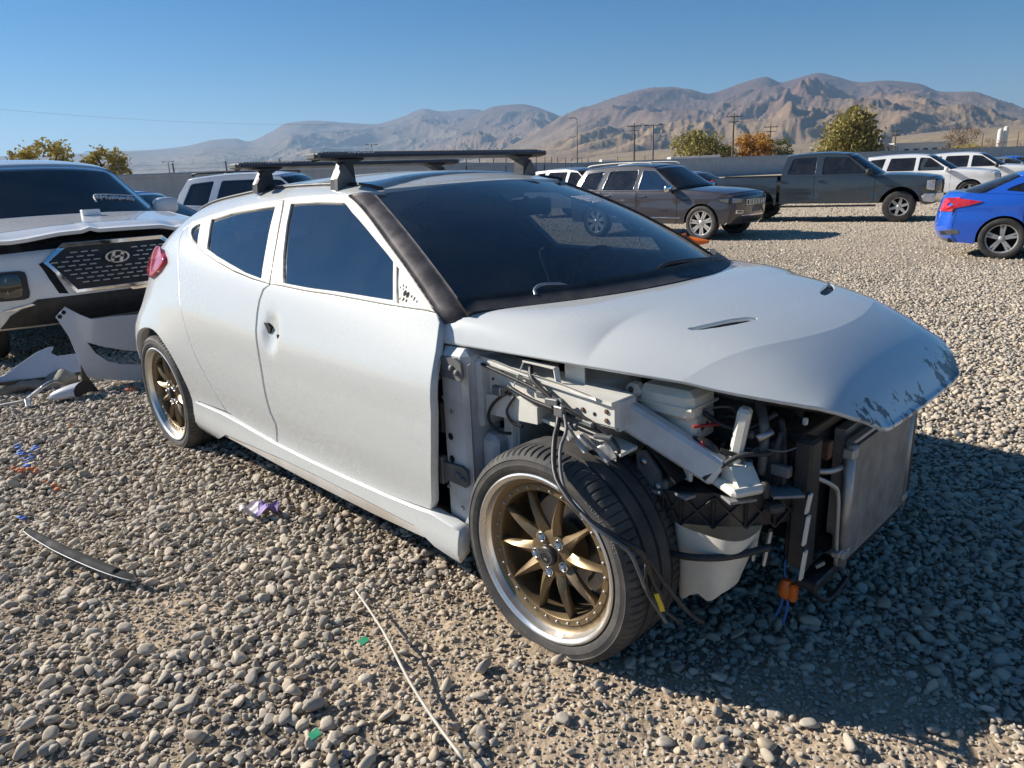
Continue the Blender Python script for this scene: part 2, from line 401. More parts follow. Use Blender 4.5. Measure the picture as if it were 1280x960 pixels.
# ---------------------------------------------------------------- car body surfaces
# girth stations of the damaged hatchback: x (front axle = 0, rear is negative) -> 13 points (half width, height)
ST = [
(-0.10,[(.78,.11),(.865,.20),(.862,.33),(.878,.47),(.884,.62),(.862,.76),(.79,.92),(.715,1.13),(.60,1.29),(.545,1.315),(.46,1.335),(.25,1.36),(0,1.37)]),
(-0.55,[(.78,.11),(.865,.20),(.863,.33),(.881,.47),(.887,.62),(.878,.76),(.81,.93),(.715,1.13),(.60,1.29),(.545,1.32),(.46,1.338),(.25,1.365),(0,1.373)]),
(-1.00,[(.78,.113),(.865,.203),(.863,.337),(.882,.477),(.889,.62),(.880,.767),(.817,.944),(.71,1.138),(.60,1.287),(.548,1.303),(.46,1.314),(.25,1.328),(0,1.333)]),
(-1.22,[(.78,.115),(.865,.205),(.863,.34),(.883,.48),(.890,.62),(.881,.77),(.82,.95),(.71,1.14),(.60,1.29),(.545,1.325),(.46,1.342),(.25,1.366),(0,1.374)]),
(-1.80,[(.78,.125),(.868,.215),(.865,.35),(.883,.49),(.890,.63),(.879,.80),(.815,.985),(.715,1.14),(.61,1.27),(.545,1.322),(.46,1.345),(.25,1.372),(0,1.382)]),
(-2.30,[(.78,.14),(.868,.235),(.873,.36),(.890,.49),(.896,.63),(.872,.81),(.805,1.0),(.725,1.12),(.615,1.225),(.54,1.282),(.45,1.315),(.25,1.343),(0,1.353)]),
(-2.60,[(.77,.16),(.868,.26),(.893,.38),(.905,.50),(.903,.64),(.850,.80),(.79,.98),(.725,1.095),(.625,1.19),(.545,1.245),(.45,1.28),(.25,1.308),(0,1.318)]),
(-2.82,[(.75,.18),(.850,.28),(.888,.40),(.902,.52),(.893,.66),(.825,.79),(.765,.95),(.71,1.05),(.615,1.14),(.535,1.19),(.44,1.225),(.25,1.255),(0,1.265)]),
(-3.00,[(.70,.20),(.79,.30),(.83,.41),(.845,.52),(.825,.66),(.765,.78),(.715,.91),(.665,1.0),(.585,1.08),(.51,1.125),(.42,1.155),(.24,1.185),(0,1.195)]),
(-3.20,[(.50,.26),(.55,.33),(.58,.42),(.59,.52),(.58,.66),(.56,.78),(.54,.88),(.51,.95),(.46,1.01),(.41,1.05),(.34,1.075),(.19,1.09),(0,1.10)]),
]
XS = np.array([-s[0] for s in ST]); GT = np.array([s[1] for s in ST])
def Sside(x, t):
    """point on the right hand side of the body shell; t 0 sill .. 12 roof centre .. 24 other sill"""
    x = np.asarray(x, float); t = np.asarray(t, float)
    x, t = np.broadcast_arrays(x, t)
    mir = np.where(t > 12, -1.0, 1.0); t = np.where(t > 12, 24 - t, t)
    xq = np.clip(-x, XS[0], XS[-1])
    i = np.clip(np.searchsorted(XS, xq, side='right') - 1, 0, len(XS) - 2)
    h = XS[i + 1] - XS[i]; f = (xq - XS[i]) / h
    def m(k):
        k0 = np.clip(k - 1, 0, len(XS) - 1); k1 = np.clip(k + 1, 0, len(XS) - 1)
        return (GT[k1] - GT[k0]) / (XS[k1] - XS[k0])[..., None, None]
    F = f[..., None, None]; Hh = h[..., None, None]
    Pq = (2*F**3-3*F**2+1)*GT[i] + (F**3-2*F**2+F)*Hh*m(i) + (-2*F**3+3*F**2)*GT[i+1] + (F**3-F**2)*Hh*m(i+1)
    s = np.clip(t, 0, 12 - 1e-9); j = np.floor(s).astype(int); ft = (s - j)[..., None]
    def g(k):
        # mirror past the roof centre so the crown stays smooth
        over = k > 12
        kk = np.where(over, 24 - k, np.clip(k, 0, 12))
        v = np.take_along_axis(Pq, kk[..., None, None] * np.ones((1, 2), int), axis=-2)[..., 0, :].copy()
        v[..., 0] = np.where(over, -v[..., 0], v[..., 0]); return v
    a, b, c, d = g(j - 1), g(j), g(j + 1), g(j + 2)
    yz = .5*(2*b+(c-a)*ft+(2*a-5*b+4*c-d)*ft*ft+(3*b-a-3*c+d)*ft**3)
    yz = yz + np.stack([.007*np.exp(-np.abs(t - 5.05)*1.9), 0*t], -1)            # shoulder crease
    return np.stack([x, -yz[..., 0]*mir, yz[..., 1]], -1)
def smooth_interp(xq, xs, ys):
    """cubic hermite through the knots"""
    xs = np.asarray(xs, float); ys = np.asarray(ys, float); xq = np.asarray(xq, float)
    x = np.clip(xq, xs[0], xs[-1]); i = np.clip(np.searchsorted(xs, x, side='right') - 1, 0, len(xs) - 2)
    d = np.diff(ys) / np.diff(xs)
    mm = np.concatenate([[d[0]], [0 if a*b <= 0 else 2*a*b/(a+b) for a, b in zip(d[:-1], d[1:])], [d[-1]]])
    h = xs[i+1]-xs[i]; f = (x-xs[i])/h
    return (2*f**3-3*f**2+1)*ys[i]+(f**3-2*f**2+f)*h*mm[i]+(-2*f**3+3*f**2)*ys[i+1]+(f**3-f**2)*h*mm[i+1]
HC = np.array([(-.65,.985),(-.45,.988),(-.1,.985),(.1,.966),(.3,.930),(.45,.888),(.56,.840),(.64,.785),(.69,.727)])
HE = np.array([(-.65,.82,.874),(-.45,.80,.868),(0,.738,.860),(.38,.60,.825),(.58,.48,.800),(.65,.40,.766),(.69,.33,.732)])
def Shood(x, y):
    x = np.asarray(x, float); y = np.asarray(y, float)
    ye = smooth_interp(x, HE[:, 0], HE[:, 1]); ze = smooth_interp(x, HE[:, 0], HE[:, 2]); z0 = smooth_interp(x, HC[:, 0], HC[:, 1])
    u = np.minimum(np.abs(y)/ye, 1.15)
    ex = 7 + 26*np.clip((.05 - x)/.45, 0, 1)
    z = z0 - (z0 - ze)*(.20*u**2 + .80*u**ex)
    # raised plateau of the bonnet ends in an arc shaped crease
    r = np.sqrt(((x + .55)/1.0)**2 + (y/1.2)**2)
    d = (r - 1.0)
    z = z - .030*(1 - np.exp(-np.maximum(d, 0)/.2))
    return np.stack([x, y, z], -1)
WT = [(-.66,-1.02),(-.60,-1.06),(-.537,-1.10),(-.3,-1.02),(0,-.985)]
def Swind(u, v):
    """windscreen: u -1..1 across, v 0 header .. 1 cowl"""
    u = np.asarray(u, float); v = np.asarray(v, float)
    xt = -.995 - .105*u**2 ; yt = .545*u; zt = 1.328 - .026*u**2
    xb = -.11 - .285*np.abs(u)**2.2; yb = .748*u; zb = .978 - .022*u**2
    bul = 4*v*(1 - v)
    x = xt + (xb - xt)*v + .018*bul; y = yt + (yb - yt)*v + .018*bul*u; z = zt + (zb - zt)*v + .026*bul*(1-.25*u*u)
    return np.stack([x, y, z], -1)
OUT = {
'front_door':[(-0.472,6.156),(-0.445,6.03),(-0.426,5.582),(-0.413,5.034),(-0.412,4.359),(-0.425,3.608),(-0.447,2.85),(-0.473,2.113),(-0.488,1.93),(-0.678,1.838),(-0.951,1.781),(-1.269,1.789),(-1.482,1.817),(-1.454,2.432),(-1.471,2.775),(-1.476,3.277),(-1.474,3.923),(-1.477,4.567),(-1.488,5.081),(-1.5,5.442),(-1.504,5.701),(-1.496,5.916),(-1.46,6.055),(-1.365,6.079),(-1.053,6.117),(-0.678,6.137),(-0.528,6.16)],
'front_frame':[(-1.46,6.055),(-1.497,6.493),(-1.543,6.979),(-1.599,7.525),(-1.66,8.109),(-1.529,8.161),(-1.322,8.153),(-1.197,8.097),(-1.075,7.751),(-0.93,7.366),(-0.78,6.985),(-0.653,6.665),(-0.556,6.405),(-0.473,6.167),(-0.529,6.165),(-0.678,6.143),(-1.054,6.123),(-1.365,6.087)],
'front_glass':[(-1.586,7.907),(-1.381,7.906),(-1.19,7.851),(-1.108,7.611),(-0.911,7.159),(-0.744,6.776),(-0.684,6.222),(-0.983,6.193),(-1.373,6.144),(-1.446,6.634),(-1.53,7.34)],
'mirror_plate':[(-0.718,6.717),(-0.499,6.211),(-0.662,6.192)],
'rear_door':[(-1.466,6.05),(-1.617,6.051),(-1.796,6.11),(-1.983,6.255),(-2.121,6.419),(-2.218,6.587),(-2.325,6.851),(-2.435,7.204),(-2.531,7.596),(-2.56,7.476),(-2.529,7.167),(-2.482,6.778),(-2.419,6.302),(-2.348,5.81),(-2.284,5.375),(-2.233,4.992),(-2.19,4.591),(-2.144,4.103),(-2.085,3.503),(-2.015,2.811),(-1.938,2.07),(-1.74,1.885),(-1.496,1.818),(-1.469,2.406),(-1.487,2.75),(-1.491,3.254),(-1.488,3.905),(-1.491,4.552),(-1.501,5.068),(-1.513,5.431),(-1.516,5.691),(-1.508,5.907)],
'rear_frame':[(-1.67,8.076),(-1.874,8.085),(-2.043,8.088),(-2.194,8.057),(-2.355,7.94),(-2.521,7.739),(-2.538,7.64),(-2.436,7.186),(-2.326,6.869),(-2.22,6.611),(-2.111,6.42),(-1.971,6.26),(-1.798,6.132),(-1.624,6.067),(-1.467,6.055),(-1.505,6.49),(-1.552,6.967),(-1.606,7.483)],
'rear_glass':[(-1.706,7.864),(-1.875,7.842),(-2.11,7.85),(-2.301,7.725),(-2.187,7.051),(-2.129,6.593),(-2.007,6.414),(-1.867,6.281),(-1.698,6.154),(-1.54,6.111),(-1.585,6.577),(-1.65,7.238)],
'vent_glass':[(-2.399,7.635),(-2.439,7.574),(-2.452,7.427),(-2.426,7.247),(-2.347,6.964),(-2.248,6.697),(-2.32,7.176)],
'sill':[(-2.254,1.937),(-1.97,1.958),(-1.729,1.872),(-1.499,1.786),(-1.246,1.757),(-0.962,1.763),(-0.701,1.804),(-0.537,1.854),(-0.476,1.894),(-0.331,1.771),(-0.341,0.881),(-0.457,1.055),(-0.492,1.182),(-0.555,1.384),(-0.865,1.422),(-1.166,1.434),(-1.444,1.412),(-1.7,1.355),(-1.943,1.27),(-2.132,0.603),(-2.298,0.603)],
'rocker':[(-1.976,1.136),(-1.935,1.264),(-1.746,1.397),(-1.4,1.403),(-1.271,1.43),(-0.81,1.461),(-0.555,1.369),(-0.492,1.168),(-0.522,1.116),(-0.821,1.046),(-1.286,1.048),(-1.756,1.135)],
'lamp':[(-2.92,6.778),(-2.899,7.029),(-2.868,7.18),(-2.681,6.624),(-2.555,6.179),(-2.579,5.971),(-2.638,5.791),(-2.776,5.599),(-2.947,6.064)],
'plate_holes':[(-0.652,6.458),(-0.634,6.356),(-0.597,6.326),(-0.582,6.285),(-0.633,6.268),(-0.664,6.425),(-0.651,6.266)],
'vent_near':[(0.207,-0.474),(0.217,-0.457),(0.261,-0.253),(0.287,-0.227),(0.287,-0.265),(0.266,-0.376),(0.228,-0.459)],
'vent_far':[(0.249,0.115),(0.222,0.224),(0.195,0.296),(0.201,0.328),(0.236,0.285),(0.265,0.193),(0.274,0.123)],
'fold':[(0.002,-0.177),(0.092,-0.188),(0.197,-0.207),(0.258,-0.2),(0.289,-0.172)],
'arc':[(0.414,0.288),(0.452,0.023),(0.459,-0.172),(0.444,-0.336),(0.399,-0.469),(0.318,-0.567)],
'chips':[(0.637,-0.277),(0.663,-0.26),(0.651,-0.077),(0.674,-0.02),(0.671,0.226)],
}
# ---------------------------------------------------------------- ground
_LAT = np.random.default_rng(3).random((256, 256))
def vnoise(x, y):
    xi = np.floor(x).astype(int); yi = np.floor(y).astype(int); fx = x-xi; fy = y-yi; fx = fx*fx*(3-2*fx); fy = fy*fy*(3-2*fy)
    g = lambda a, b: _LAT[a & 255, b & 255]
    return (g(xi, yi)*(1-fx)+g(xi+1, yi)*fx)*(1-fy)+(g(xi, yi+1)*(1-fx)+g(xi+1, yi+1)*fx)*fy
def fbm(x, y, o=4, gain=.5):
    s = 0; a = 1; t = 0
    for k in range(o): s = s + a*vnoise(x*2**k+17.3*k, y*2**k+9.1*k); t += a; a *= gain
    return s/t
def sstep(a, b, x): t = np.clip((x-a)/(b-a), 0, 1); return t*t*(3-2*t)
def ground_base(x, y):
    d = np.hypot(x-CP[0], y-CP[1]); return .03 - .34*sstep(4, 16, d)
def patchy(x, y):
    """0 stony .. 1 bare earth"""
    n = fbm(x*.55+3.1, y*.55+8.2, 3); a = .5*sstep(.62, .76, n)
    # tyre-worn earth beside the front wheel
    for cx, cy, r in ((-.22, -1.08, .45), (.35, -.98, .40), (.80, -.62, .42), (-1.0, -1.55, .22)):
        a = np.maximum(a, 1.*(1-sstep(r*.45, r*1.25, np.hypot(x-cx, (y-cy)*1.1))))
    return a
def ground_z(x, y):
    d = np.hypot(x-CP[0], y-CP[1]); k = 1-sstep(12, 40, d)
    return ground_base(x, y) + k*((fbm(x*1.3, y*1.3, 3)-.5)*.035 + (fbm(x*9, y*9, 3)-.5)*.022)
def build_ground():
    view = math.atan2(CF[1], CF[0]); rad = [.25]
    while rad[-1] < 16000: rad.append(rad[-1]*(1.018 if rad[-1] < 30 else 1.09))
    rad = np.array(rad)
    a1 = np.linspace(-R(58), R(58), 420); a2 = np.linspace(R(58), 2*math.pi-R(58), 60)[1:-1]; ang = np.concatenate([a1, a2]) + view
    A, RR = np.meshgrid(ang, rad, indexing='ij'); X = CP[0]+RR*np.cos(A); Y = CP[1]+RR*np.sin(A); Z = ground_z(X, Y)
    V = np.stack([X, Y, Z], -1).reshape(-1, 3); na, nr = len(ang), len(rad)
    V = np.concatenate([V, [[CP[0], CP[1], float(ground_z(CP[0], CP[1]))]]]); c = len(V)-1
    F = []
    i = np.arange(na); j = (i+1) % na
    for k in range(nr-1): F += np.stack([i*nr+k, i*nr+k+1, j*nr+k+1, j*nr+k], 1).tolist()
    F += np.stack([np.full(na, c), i*nr, j*nr], 1).tolist()
    me = bpy.data.meshes.new('ground'); me.from_pydata(V.tolist(), [], F); me.update(); me.polygons.foreach_set('use_smooth', [True]*len(F))
    at = me.attributes.new('bare', 'FLOAT', 'POINT'); at.data.foreach_set('value', patchy(V[:, 0], V[:, 1]).astype(np.float32))
    t = NT('earth'); ba = t.node('ShaderNodeAttribute'); ba.attribute_name = 'bare'
    n1 = t.noise(.45, 5, .6); n2 = t.noise(6, 6, .7); n3 = t.noise(70, 4, .7)
    vor = t.node('ShaderNodeTexVoronoi', feature='F1'); vor.inputs['Scale'].default_value = 17; t.l.new(t.coord(), vor.inputs['Vector'])
    vor2 = t.node('ShaderNodeTexVoronoi', feature='F1'); vor2.inputs['Scale'].default_value = 48; t.l.new(t.coord(), vor2.inputs['Vector'])
    earth = t.mix(t.ramp(n2, [(.35, 0.), (.7, 1.)]), (.40, .30, .20), (.31, .235, .16))
    earth = t.mix(t.ramp(n3, [(.4, 0.), (.62, .6)]), earth, (.54, .45, .34))
    pebble = t.mix(vor.outputs['Color'], (.42, .355, .27), (.64, .55, .425), 'MIX')
    shaded_soil = t.mix(t.ramp(n2, [(.35, 0.), (.7, 1.)]), (.165, .135, .10), (.245, .20, .145))          # gritty soil, its colour darkened to paint shade in the gaps between stones
    dd = t.node('ShaderNodeVectorMath', operation='DISTANCE'); t.l.new(t.coord(), dd.inputs[0]); dd.inputs[1].default_value = (CP[0], CP[1], 0); away = t.ramp(t.math('DIVIDE', dd.outputs['Value'], 30.), [(.25, 0.), (.7, 1.)])
    far = t.mix(away, t.mix(ba.outputs['Fac'], shaded_soil, earth), t.mix(.6, earth, pebble))
    # beyond the lot the ground is a pale dry plain
    sp = t.node('ShaderNodeVectorMath', operation='LENGTH'); t.l.new(t.coord(), sp.inputs[0])
    plain = t.mix(t.noise(.004, 5, .6), (.32, .26, .17), (.40, .33, .22))
    dist = t.ramp(t.math('DIVIDE', sp.outputs['Value'], 400.), [(.22, 0.), (.5, 1.)])
    t.set(base=t.mix(dist, far, plain), rough=.95, spec=.2)
    h = t.math('ADD', t.math('MULTIPLY', n3, .4), t.math('ADD', t.math('MULTIPLY', t.math('SUBTRACT', 1., vor.outputs['Distance']), .9), t.math('MULTIPLY', t.math('SUBTRACT', 1., vor2.outputs['Distance']), .5)))
    t.bump(h, .9, .012); M['earth'] = t.m
    g = link('ground', me, 'earth'); tag(g, kind='structure'); return g
GROUND = build_ground()
def stone_material():
    t = NT('river_stone')
    oi = t.node('ShaderNodeObjectInfo')
    c = t.ramp(oi.outputs['Random'], [(0., (.26, .24, .21)), (.12, (.38, .345, .295)), (.30, (.60, .515, .395)), (.48, (.46, .42, .365)), (.62, (.68, .575, .425)), (.76, (.42, .365, .285)), (.88, (.60, .475, .33)), (.96, (.76, .68, .55)), (1., (.54, .38, .26))])
    nz = t.noise(14, 5, .65); n2 = t.noise(60, 3, .6)
    c = t.mix(t.ramp(nz, [(.35, .0), (.75, .55)]), c, (.62, .52, .40))
    c = t.mix(t.ramp(n2, [(.35, .35), (.7, 0.)]), c, (.20, .18, .16))
    t.set(base=c, rough=.82, spec=.3); t.bump(n2, .35, .004); M['river_stone'] = t.m
stone_material()
def stone_mesh(k, sub=2):
    rg = np.random.default_rng(100+k); bm = bmesh.new(); bmesh.ops.create_icosphere(bm, subdivisions=sub, radius=.5)
    dirs = rg.normal(size=(13, 3)); dirs /= np.linalg.norm(dirs, axis=1)[:, None]; cut = rg.uniform(.22, .42, 13); ax = np.array([1.12, rg.uniform(.62, .95), rg.uniform(.40, .68)])*1.08
    for v in bm.verts:
        p = np.array(v.co[:])
        for d_, c_ in zip(dirs, cut):                       # worn facets
            q = p @ d_
            if q > c_: p = p - d_*(q-c_)*.92
        p = p*(1+.05*math.sin(5*p[0]+k)+.04*math.sin(7*p[1]+2*k)); v.co = p*ax
    me = bpy.data.meshes.new('stone'); bm.to_mesh(me); bm.free(); me.polygons.foreach_set('use_smooth', [True]*len(me.polygons)); me.materials.append(M['river_stone']); return me
def build_stones():
    mesh = [stone_mesh(k) for k in range(12)]; view = math.atan2(CF[1], CF[0]); P = []
    def layer(cell, r0, r1, smin, smax, keep, bare):
        n = int(2*r1/cell); gx, gy = np.meshgrid(np.arange(n), np.arange(n)); x = CP[0]-r1+(gx+RNG.random((n, n)))*cell; y = CP[1]-r1+(gy+RNG.random((n, n)))*cell
        x, y = x.ravel(), y.ravel(); d = np.hypot(x-CP[0], y-CP[1]); a = np.abs((np.arctan2(y-CP[1], x-CP[0])-view+math.pi) % (2*math.pi)-math.pi)
        m = (d >= r0) & (d < r1) & ((a < R(47)) | ((cell >= .0345) & (d < 8.5) & (a < R(88))) | ((cell >= .0345) & (d < 1.6))); x, y = x[m], y[m]
        pt = patchy(x, y); m = RNG.random(len(x)) < keep*(1-bare*pt); x, y = x[m], y[m]
        s = smin+(smax-smin)*RNG.random(len(x))**1.8; P.append(np.stack([x, y, s], 1))
    layer(.085, 0, 9, .048, .068, .14, .9); layer(.035, 0, 7, .024, .050, .98, .90); layer(.023, 0, 6, .013, .028, .95, .5); layer(.0155, 0, 3.6, .007, .016, .9, .05)
    layer(.044, 7, 13, .024, .050, .92, .8); layer(.034, 6, 10, .016, .032, .85, .5)
    layer(.075, 13, 22, .03, .060, .75, .8); layer(.15, 22, 38, .05, .10, .5, .7)
    P = np.concatenate(P); x, y, s = P.T; dc = np.hypot(x-CP[0], y-CP[1]); z = ground_z(x, y) + s*RNG.uniform(.10, .33, len(s))*(1-.65*sstep(7, 14, dc))
    # keep them out of the tyres' footprints
    for wx, wy in ((0, -.77), (0, .77), (-2.65, -.78), (-2.65, .78)):
        m = (np.abs(x-wx) < .10) & (np.abs(y-wy) < .12); z = np.where(m, z-.03, z)
    yaw = RNG.random(len(s))*2*math.pi; tx = RNG.normal(0, .32, len(s)); ty = RNG.normal(0, .32, len(s)); kind = RNG.integers(0, 12, len(s))
    D = np.stack([x, y, z], 1)-CP; dep = D @ CF; px = 640+FPX*(D @ CR)/np.maximum(dep, .1); py = 480-FPX*(D @ CU)/np.maximum(dep, .1)
    vis = (dep > .3) & (px > 5) & (px < 1275) & (py > 5) & (py < 955) & ~((x > -3.1) & (x < .2) & (y > -.75) & (y < .9))
    size = np.where(vis, s/np.maximum(dep, .1), 0); big = np.argsort(-size)[:300]; isbig = np.zeros(len(s), bool); isbig[big] = True
    for i in big:
        o = bpy.data.objects.new('stone', mesh[kind[i]]); COL.objects.link(o); o.parent = GROUND; o.location = (x[i], y[i], z[i]); o.scale = (s[i],)*3; o.rotation_euler = (tx[i], ty[i], yaw[i])
    k = ~isbig; n = int(k.sum())
    me = bpy.data.meshes.new('gravel'); me.vertices.add(n); me.vertices.foreach_set('co', np.stack([x, y, z], 1)[k].ravel())
    for nm, ty_, arr in (('ssize', 'FLOAT', s[k]), ('skind', 'INT', kind[k])):
        at = me.attributes.new(nm, ty_, 'POINT'); at.data.foreach_set('value', arr)
    at = me.attributes.new('srot', 'FLOAT_VECTOR', 'POINT'); at.data.foreach_set('vector', np.stack([tx, ty, yaw], 1)[k].ravel())
    me.update(); o = bpy.data.objects.new('gravel', me); COL.objects.link(o)
    tag(o, 'loose grey and tan river gravel covering the lot', 'gravel', kind='stuff')
    lib = bpy.data.collections.new('stone_shapes')          # source shapes, not linked to the scene
    for j, m_ in enumerate(mesh):
        q = bpy.data.objects.new('stone_shape_%02d' % j, m_); lib.objects.link(q)
    ng = bpy.data.node_groups.new('scatter_gravel', 'GeometryNodeTree')
    ng.interface.new_socket('Geometry', in_out='INPUT', socket_type='NodeSocketGeometry'); ng.interface.new_socket('Geometry', in_out='OUTPUT', socket_type='NodeSocketGeometry')
    N = ng.nodes; L = ng.links; gi = N.new('NodeGroupInput'); go = N.new('NodeGroupOutput'); ci = N.new('GeometryNodeCollectionInfo'); ci.inputs[0].default_value = lib
    ci.inputs['Separate Children'].default_value = True; ci.inputs['Reset Children'].default_value = True
    ip = N.new('GeometryNodeInstanceOnPoints'); ip.inputs['Pick Instance'].default_value = True
    def attr(nm, ty_): a = N.new('GeometryNodeInputNamedAttribute'); a.data_type = ty_; a.inputs[0].default_value = nm; return next(s_ for s_ in a.outputs if s_.enabled and s_.name == 'Attribute')
    e2r = N.new('FunctionNodeEulerToRotation'); L.new(attr('srot', 'FLOAT_VECTOR'), e2r.inputs[0]); L.new(gi.outputs[0], ip.inputs['Points']); L.new(ci.outputs[0], ip.inputs['Instance'])
    L.new(attr('skind', 'INT'), ip.inputs['Instance Index']); L.new(e2r.outputs[0], ip.inputs['Rotation']); L.new(attr('ssize', 'FLOAT'), ip.inputs['Scale']); L.new(ip.outputs[0], go.inputs[0])
    md = o.modifiers.new('scatter', 'NODES'); md.node_group = ng
    print('stones', n)
build_stones()
# ---------------------------------------------------------------- the damaged white hatchback
CAR = empty('white_hatchback', (0, 0, 0), label='white coupe-like hatchback with bronze wheels, front bumper and right fender missing', cat='car')
SC = (1., .13)
def T(o): return np.array(OUT[o])
P = lambda name, key, mat, parent=CAR, **k: panel(name, Sside, T(key), mat, parent, **k)
# doors
def Sdoor(x, t):
    q = Sside(x, t); dz = ((x+1.385)/.050)**2 + ((t-5.10)/.36)**2
    q = q + np.stack([0*x, .020*np.exp(-dz**1.6), 0*x], -1); return q
fd = panel('front_door', Sdoor, T('front_door'), 'white_paint', CAR, thick=.03, step=.026, extra=[(x, 5.05) for x in np.arange(-1.6, -.35, .02)])
ff = P('window_frame', 'front_frame', 'frame_paint', fd, holes=(inset(T('front_glass'), .0, SC), inset(T('mirror_plate'), .0, SC)), off=.002, thick=.03, step=.03)
panel('window_glass', Sside, inset(T('front_glass'), -.008, SC), 'side_glass', fd, off=-.008, thick=.004)
mp_ = panel('mirror_mount_plate', Sside, inset(T('mirror_plate'), -.006, SC), 'frame_paint', fd, off=-.005, thick=.004)
rd = P('rear_door', 'rear_door', 'white_paint', thick=.03, step=.03, extra=[(x, 5.05) for x in np.arange(-2.4, -1.4, .02)])
P('window_frame', 'rear_frame', 'frame_paint', rd, holes=(T('rear_glass'), T('vent_glass')), off=.002, thick=.03, step=.03)
panel('window_glass', Sside, inset(T('rear_glass'), -.008, SC), 'side_glass', rd, off=-.008, thick=.004)
panel('quarter_glass', Sside, inset(T('vent_glass'), -.006, SC), 'dark_glass', rd, off=-.008, thick=.004)
# side sill and rocker
P('side_sill', 'sill', 'white_paint', step=.04, off=.012, thick=.05)
P('rocker_strip', 'rocker', 'dirty_metal', step=.04, off=.004, thick=.04)
# body side with rear quarter: roof rail, quarter, wheel arch
def t_of(x, z):
    tt = np.linspace(0, 8.5, 500); zz = Sside(np.full(500, x), tt)[:, 2]; return float(np.interp(z, zz, tt))
th = np.linspace(R(152), R(-8), 26); arch = [(-2.65-.345*-math.cos(a) if False else -2.65+.345*math.cos(a), .318+.355*math.sin(a)) for a in th]
arch_t = [(x, t_of(x, max(z, .20))) for x, z in arch]
ff_, rf_, rd_ = OUT['front_frame'], OUT['rear_frame'], OUT['rear_door']
top = [(-1.06, 9.45), (-1.4, 9.5), (-1.8, 9.5), (-2.3, 9.5), (-2.6, 9.5), (-2.9, 9.5), (-3.02, 9.4)]
tail = [(-3.08, 8.5), (-3.10, 7.6), (-2.93, 7.35), (-2.90, 6.9)]
lampo = [(x, t) for x, t in OUT['lamp']]
gap = .006
def g_top(pts): return [(x, t+gap/.13*1.0) for x, t in pts]
low = [(-3.0, 5.9), (-3.1, 5.2), (-3.1, 3.5), (-3.08, 2.2), (-2.98, 1.6)]
seam = rd_[9:21]                                    # rear edge of the rear door, top to bottom
quarter = top + [(-3.08, 8.5), (-3.12, 7.0), (-3.12, 5.0), (-3.10, 3.5), (-3.05, 2.2), (-2.98, 1.7)] + arch_t + [(seam[-1][0]-.30, OUT['sill'][0][1]+.05)] + \
    [(x-.006, t) for x, t in seam[::-1]] + [(rf_[6][0]-.004, rf_[6][1]+.02)] + [(x, t+.05) for x, t in rf_[5::-1]] + [(x, t+.05) for x, t in ff_[4:8]] + [(ff_[7][0]+.03, ff_[7][1]+.03)]
QP = quarter
qp = panel('body_side', Sside, QP, 'white_paint', CAR, step=.05, thick=.025)
# tail lamp sits on the quarter
tl = panel('tail_lamp', Sside, rnd_poly(T('lamp'), 1), 'red_lens', CAR, step=.02, off=.022, thick=.03, lip=.008)
up = [(x, t) for x, t in OUT['lamp'] if t > 6.25]
panel('reflector', Sside, np.array([(-2.91, 6.55), (-2.87, 7.0), (-2.84, 7.05), (-2.70, 6.75), (-2.60, 6.28), (-2.72, 6.25), (-2.88, 6.35)]), 'red_lens_pale', tl, step=.02, off=.0235, thick=.002)
# roof, windscreen, pillars
hx = np.linspace(9.5, 14.5, 25); RF = []
def header_x(t): u = Sside(-1.05, t)[1]/.545; return -.995-.105*min(u*u, 1.2)
roof = [(header_x(t)-.004, t) for t in hx] + [(-1.4, 14.5), (-1.8, 14.5), (-2.3, 14.5), (-2.72, 14.5)] + [(-2.74, t) for t in np.linspace(14.0, 10.0, 9)] + [(-2.72, 9.5), (-2.3, 9.5), (-1.8, 9.5), (-1.4, 9.5)]
rf = panel('roof', Sside, roof, 'white_paint', CAR, step=.05, thick=.02, out=(0, 0, 1))
hatch = [(-2.755, t) for t in np.linspace(9.6, 14.4, 11)] + [(-3.0, 14.4), (-3.19, 14.3), (-3.19, 9.7), (-3.0, 9.6)]
panel('rear_glass', Sside, hatch, 'dark_glass', CAR, step=.06, thick=.006, out=(0, 0, 1))
ws = panel('windscreen', Swind, [(-.985, .01), (-.5, .006), (0, .005), (.5, .006), (.985, .01), (.985, .5), (.985, .97), (.5, .97), (0, .97), (-.5, .97), (-.985, .97), (-.985, .5)], 'screen_glass', CAR, step=.05, sc=(.65, .8), thick=.005, out=(.4, 0, .9))
# black shaded band along the top edge and the cowl of the screen
def strip(name, F, a, b, mat, parent, n=24, off=.002, thick=.004, flip=1):
    a, b = V3(a), V3(b)
    def f(U, W_):
        s = U*(len(a)-1); i = np.minimum(s.astype(int), len(a)-2); q = (s-i)[..., None]
        A = a[i]*(1-q)+a[i+1]*q; B = b[i]*(1-q)+b[i+1]*q; C = A*(1-W_[..., None])+B*W_[..., None]; Pq = F(C[..., 0], C[..., 1]) ; return Pq
    mb = MB(); mb.sheet(lambda U, W_: f(U, W_) + V3((0, 0, off)), n, 2, thick*flip); return mb.build(name, mat, parent)
us = np.linspace(-1, 1, 21)
strip('cowl_panel', Swind, [(u, .945) for u in us], [(u*1.0, 1.03) for u in us], 'black_plastic', CAR, 40, .006, .02)
strip('screen_seal', Swind, [(1., v) for v in np.linspace(0, 1, 9)], [(.955, v) for v in np.linspace(0, 1, 9)], 'black_plastic', ws, 16, .004, .004)
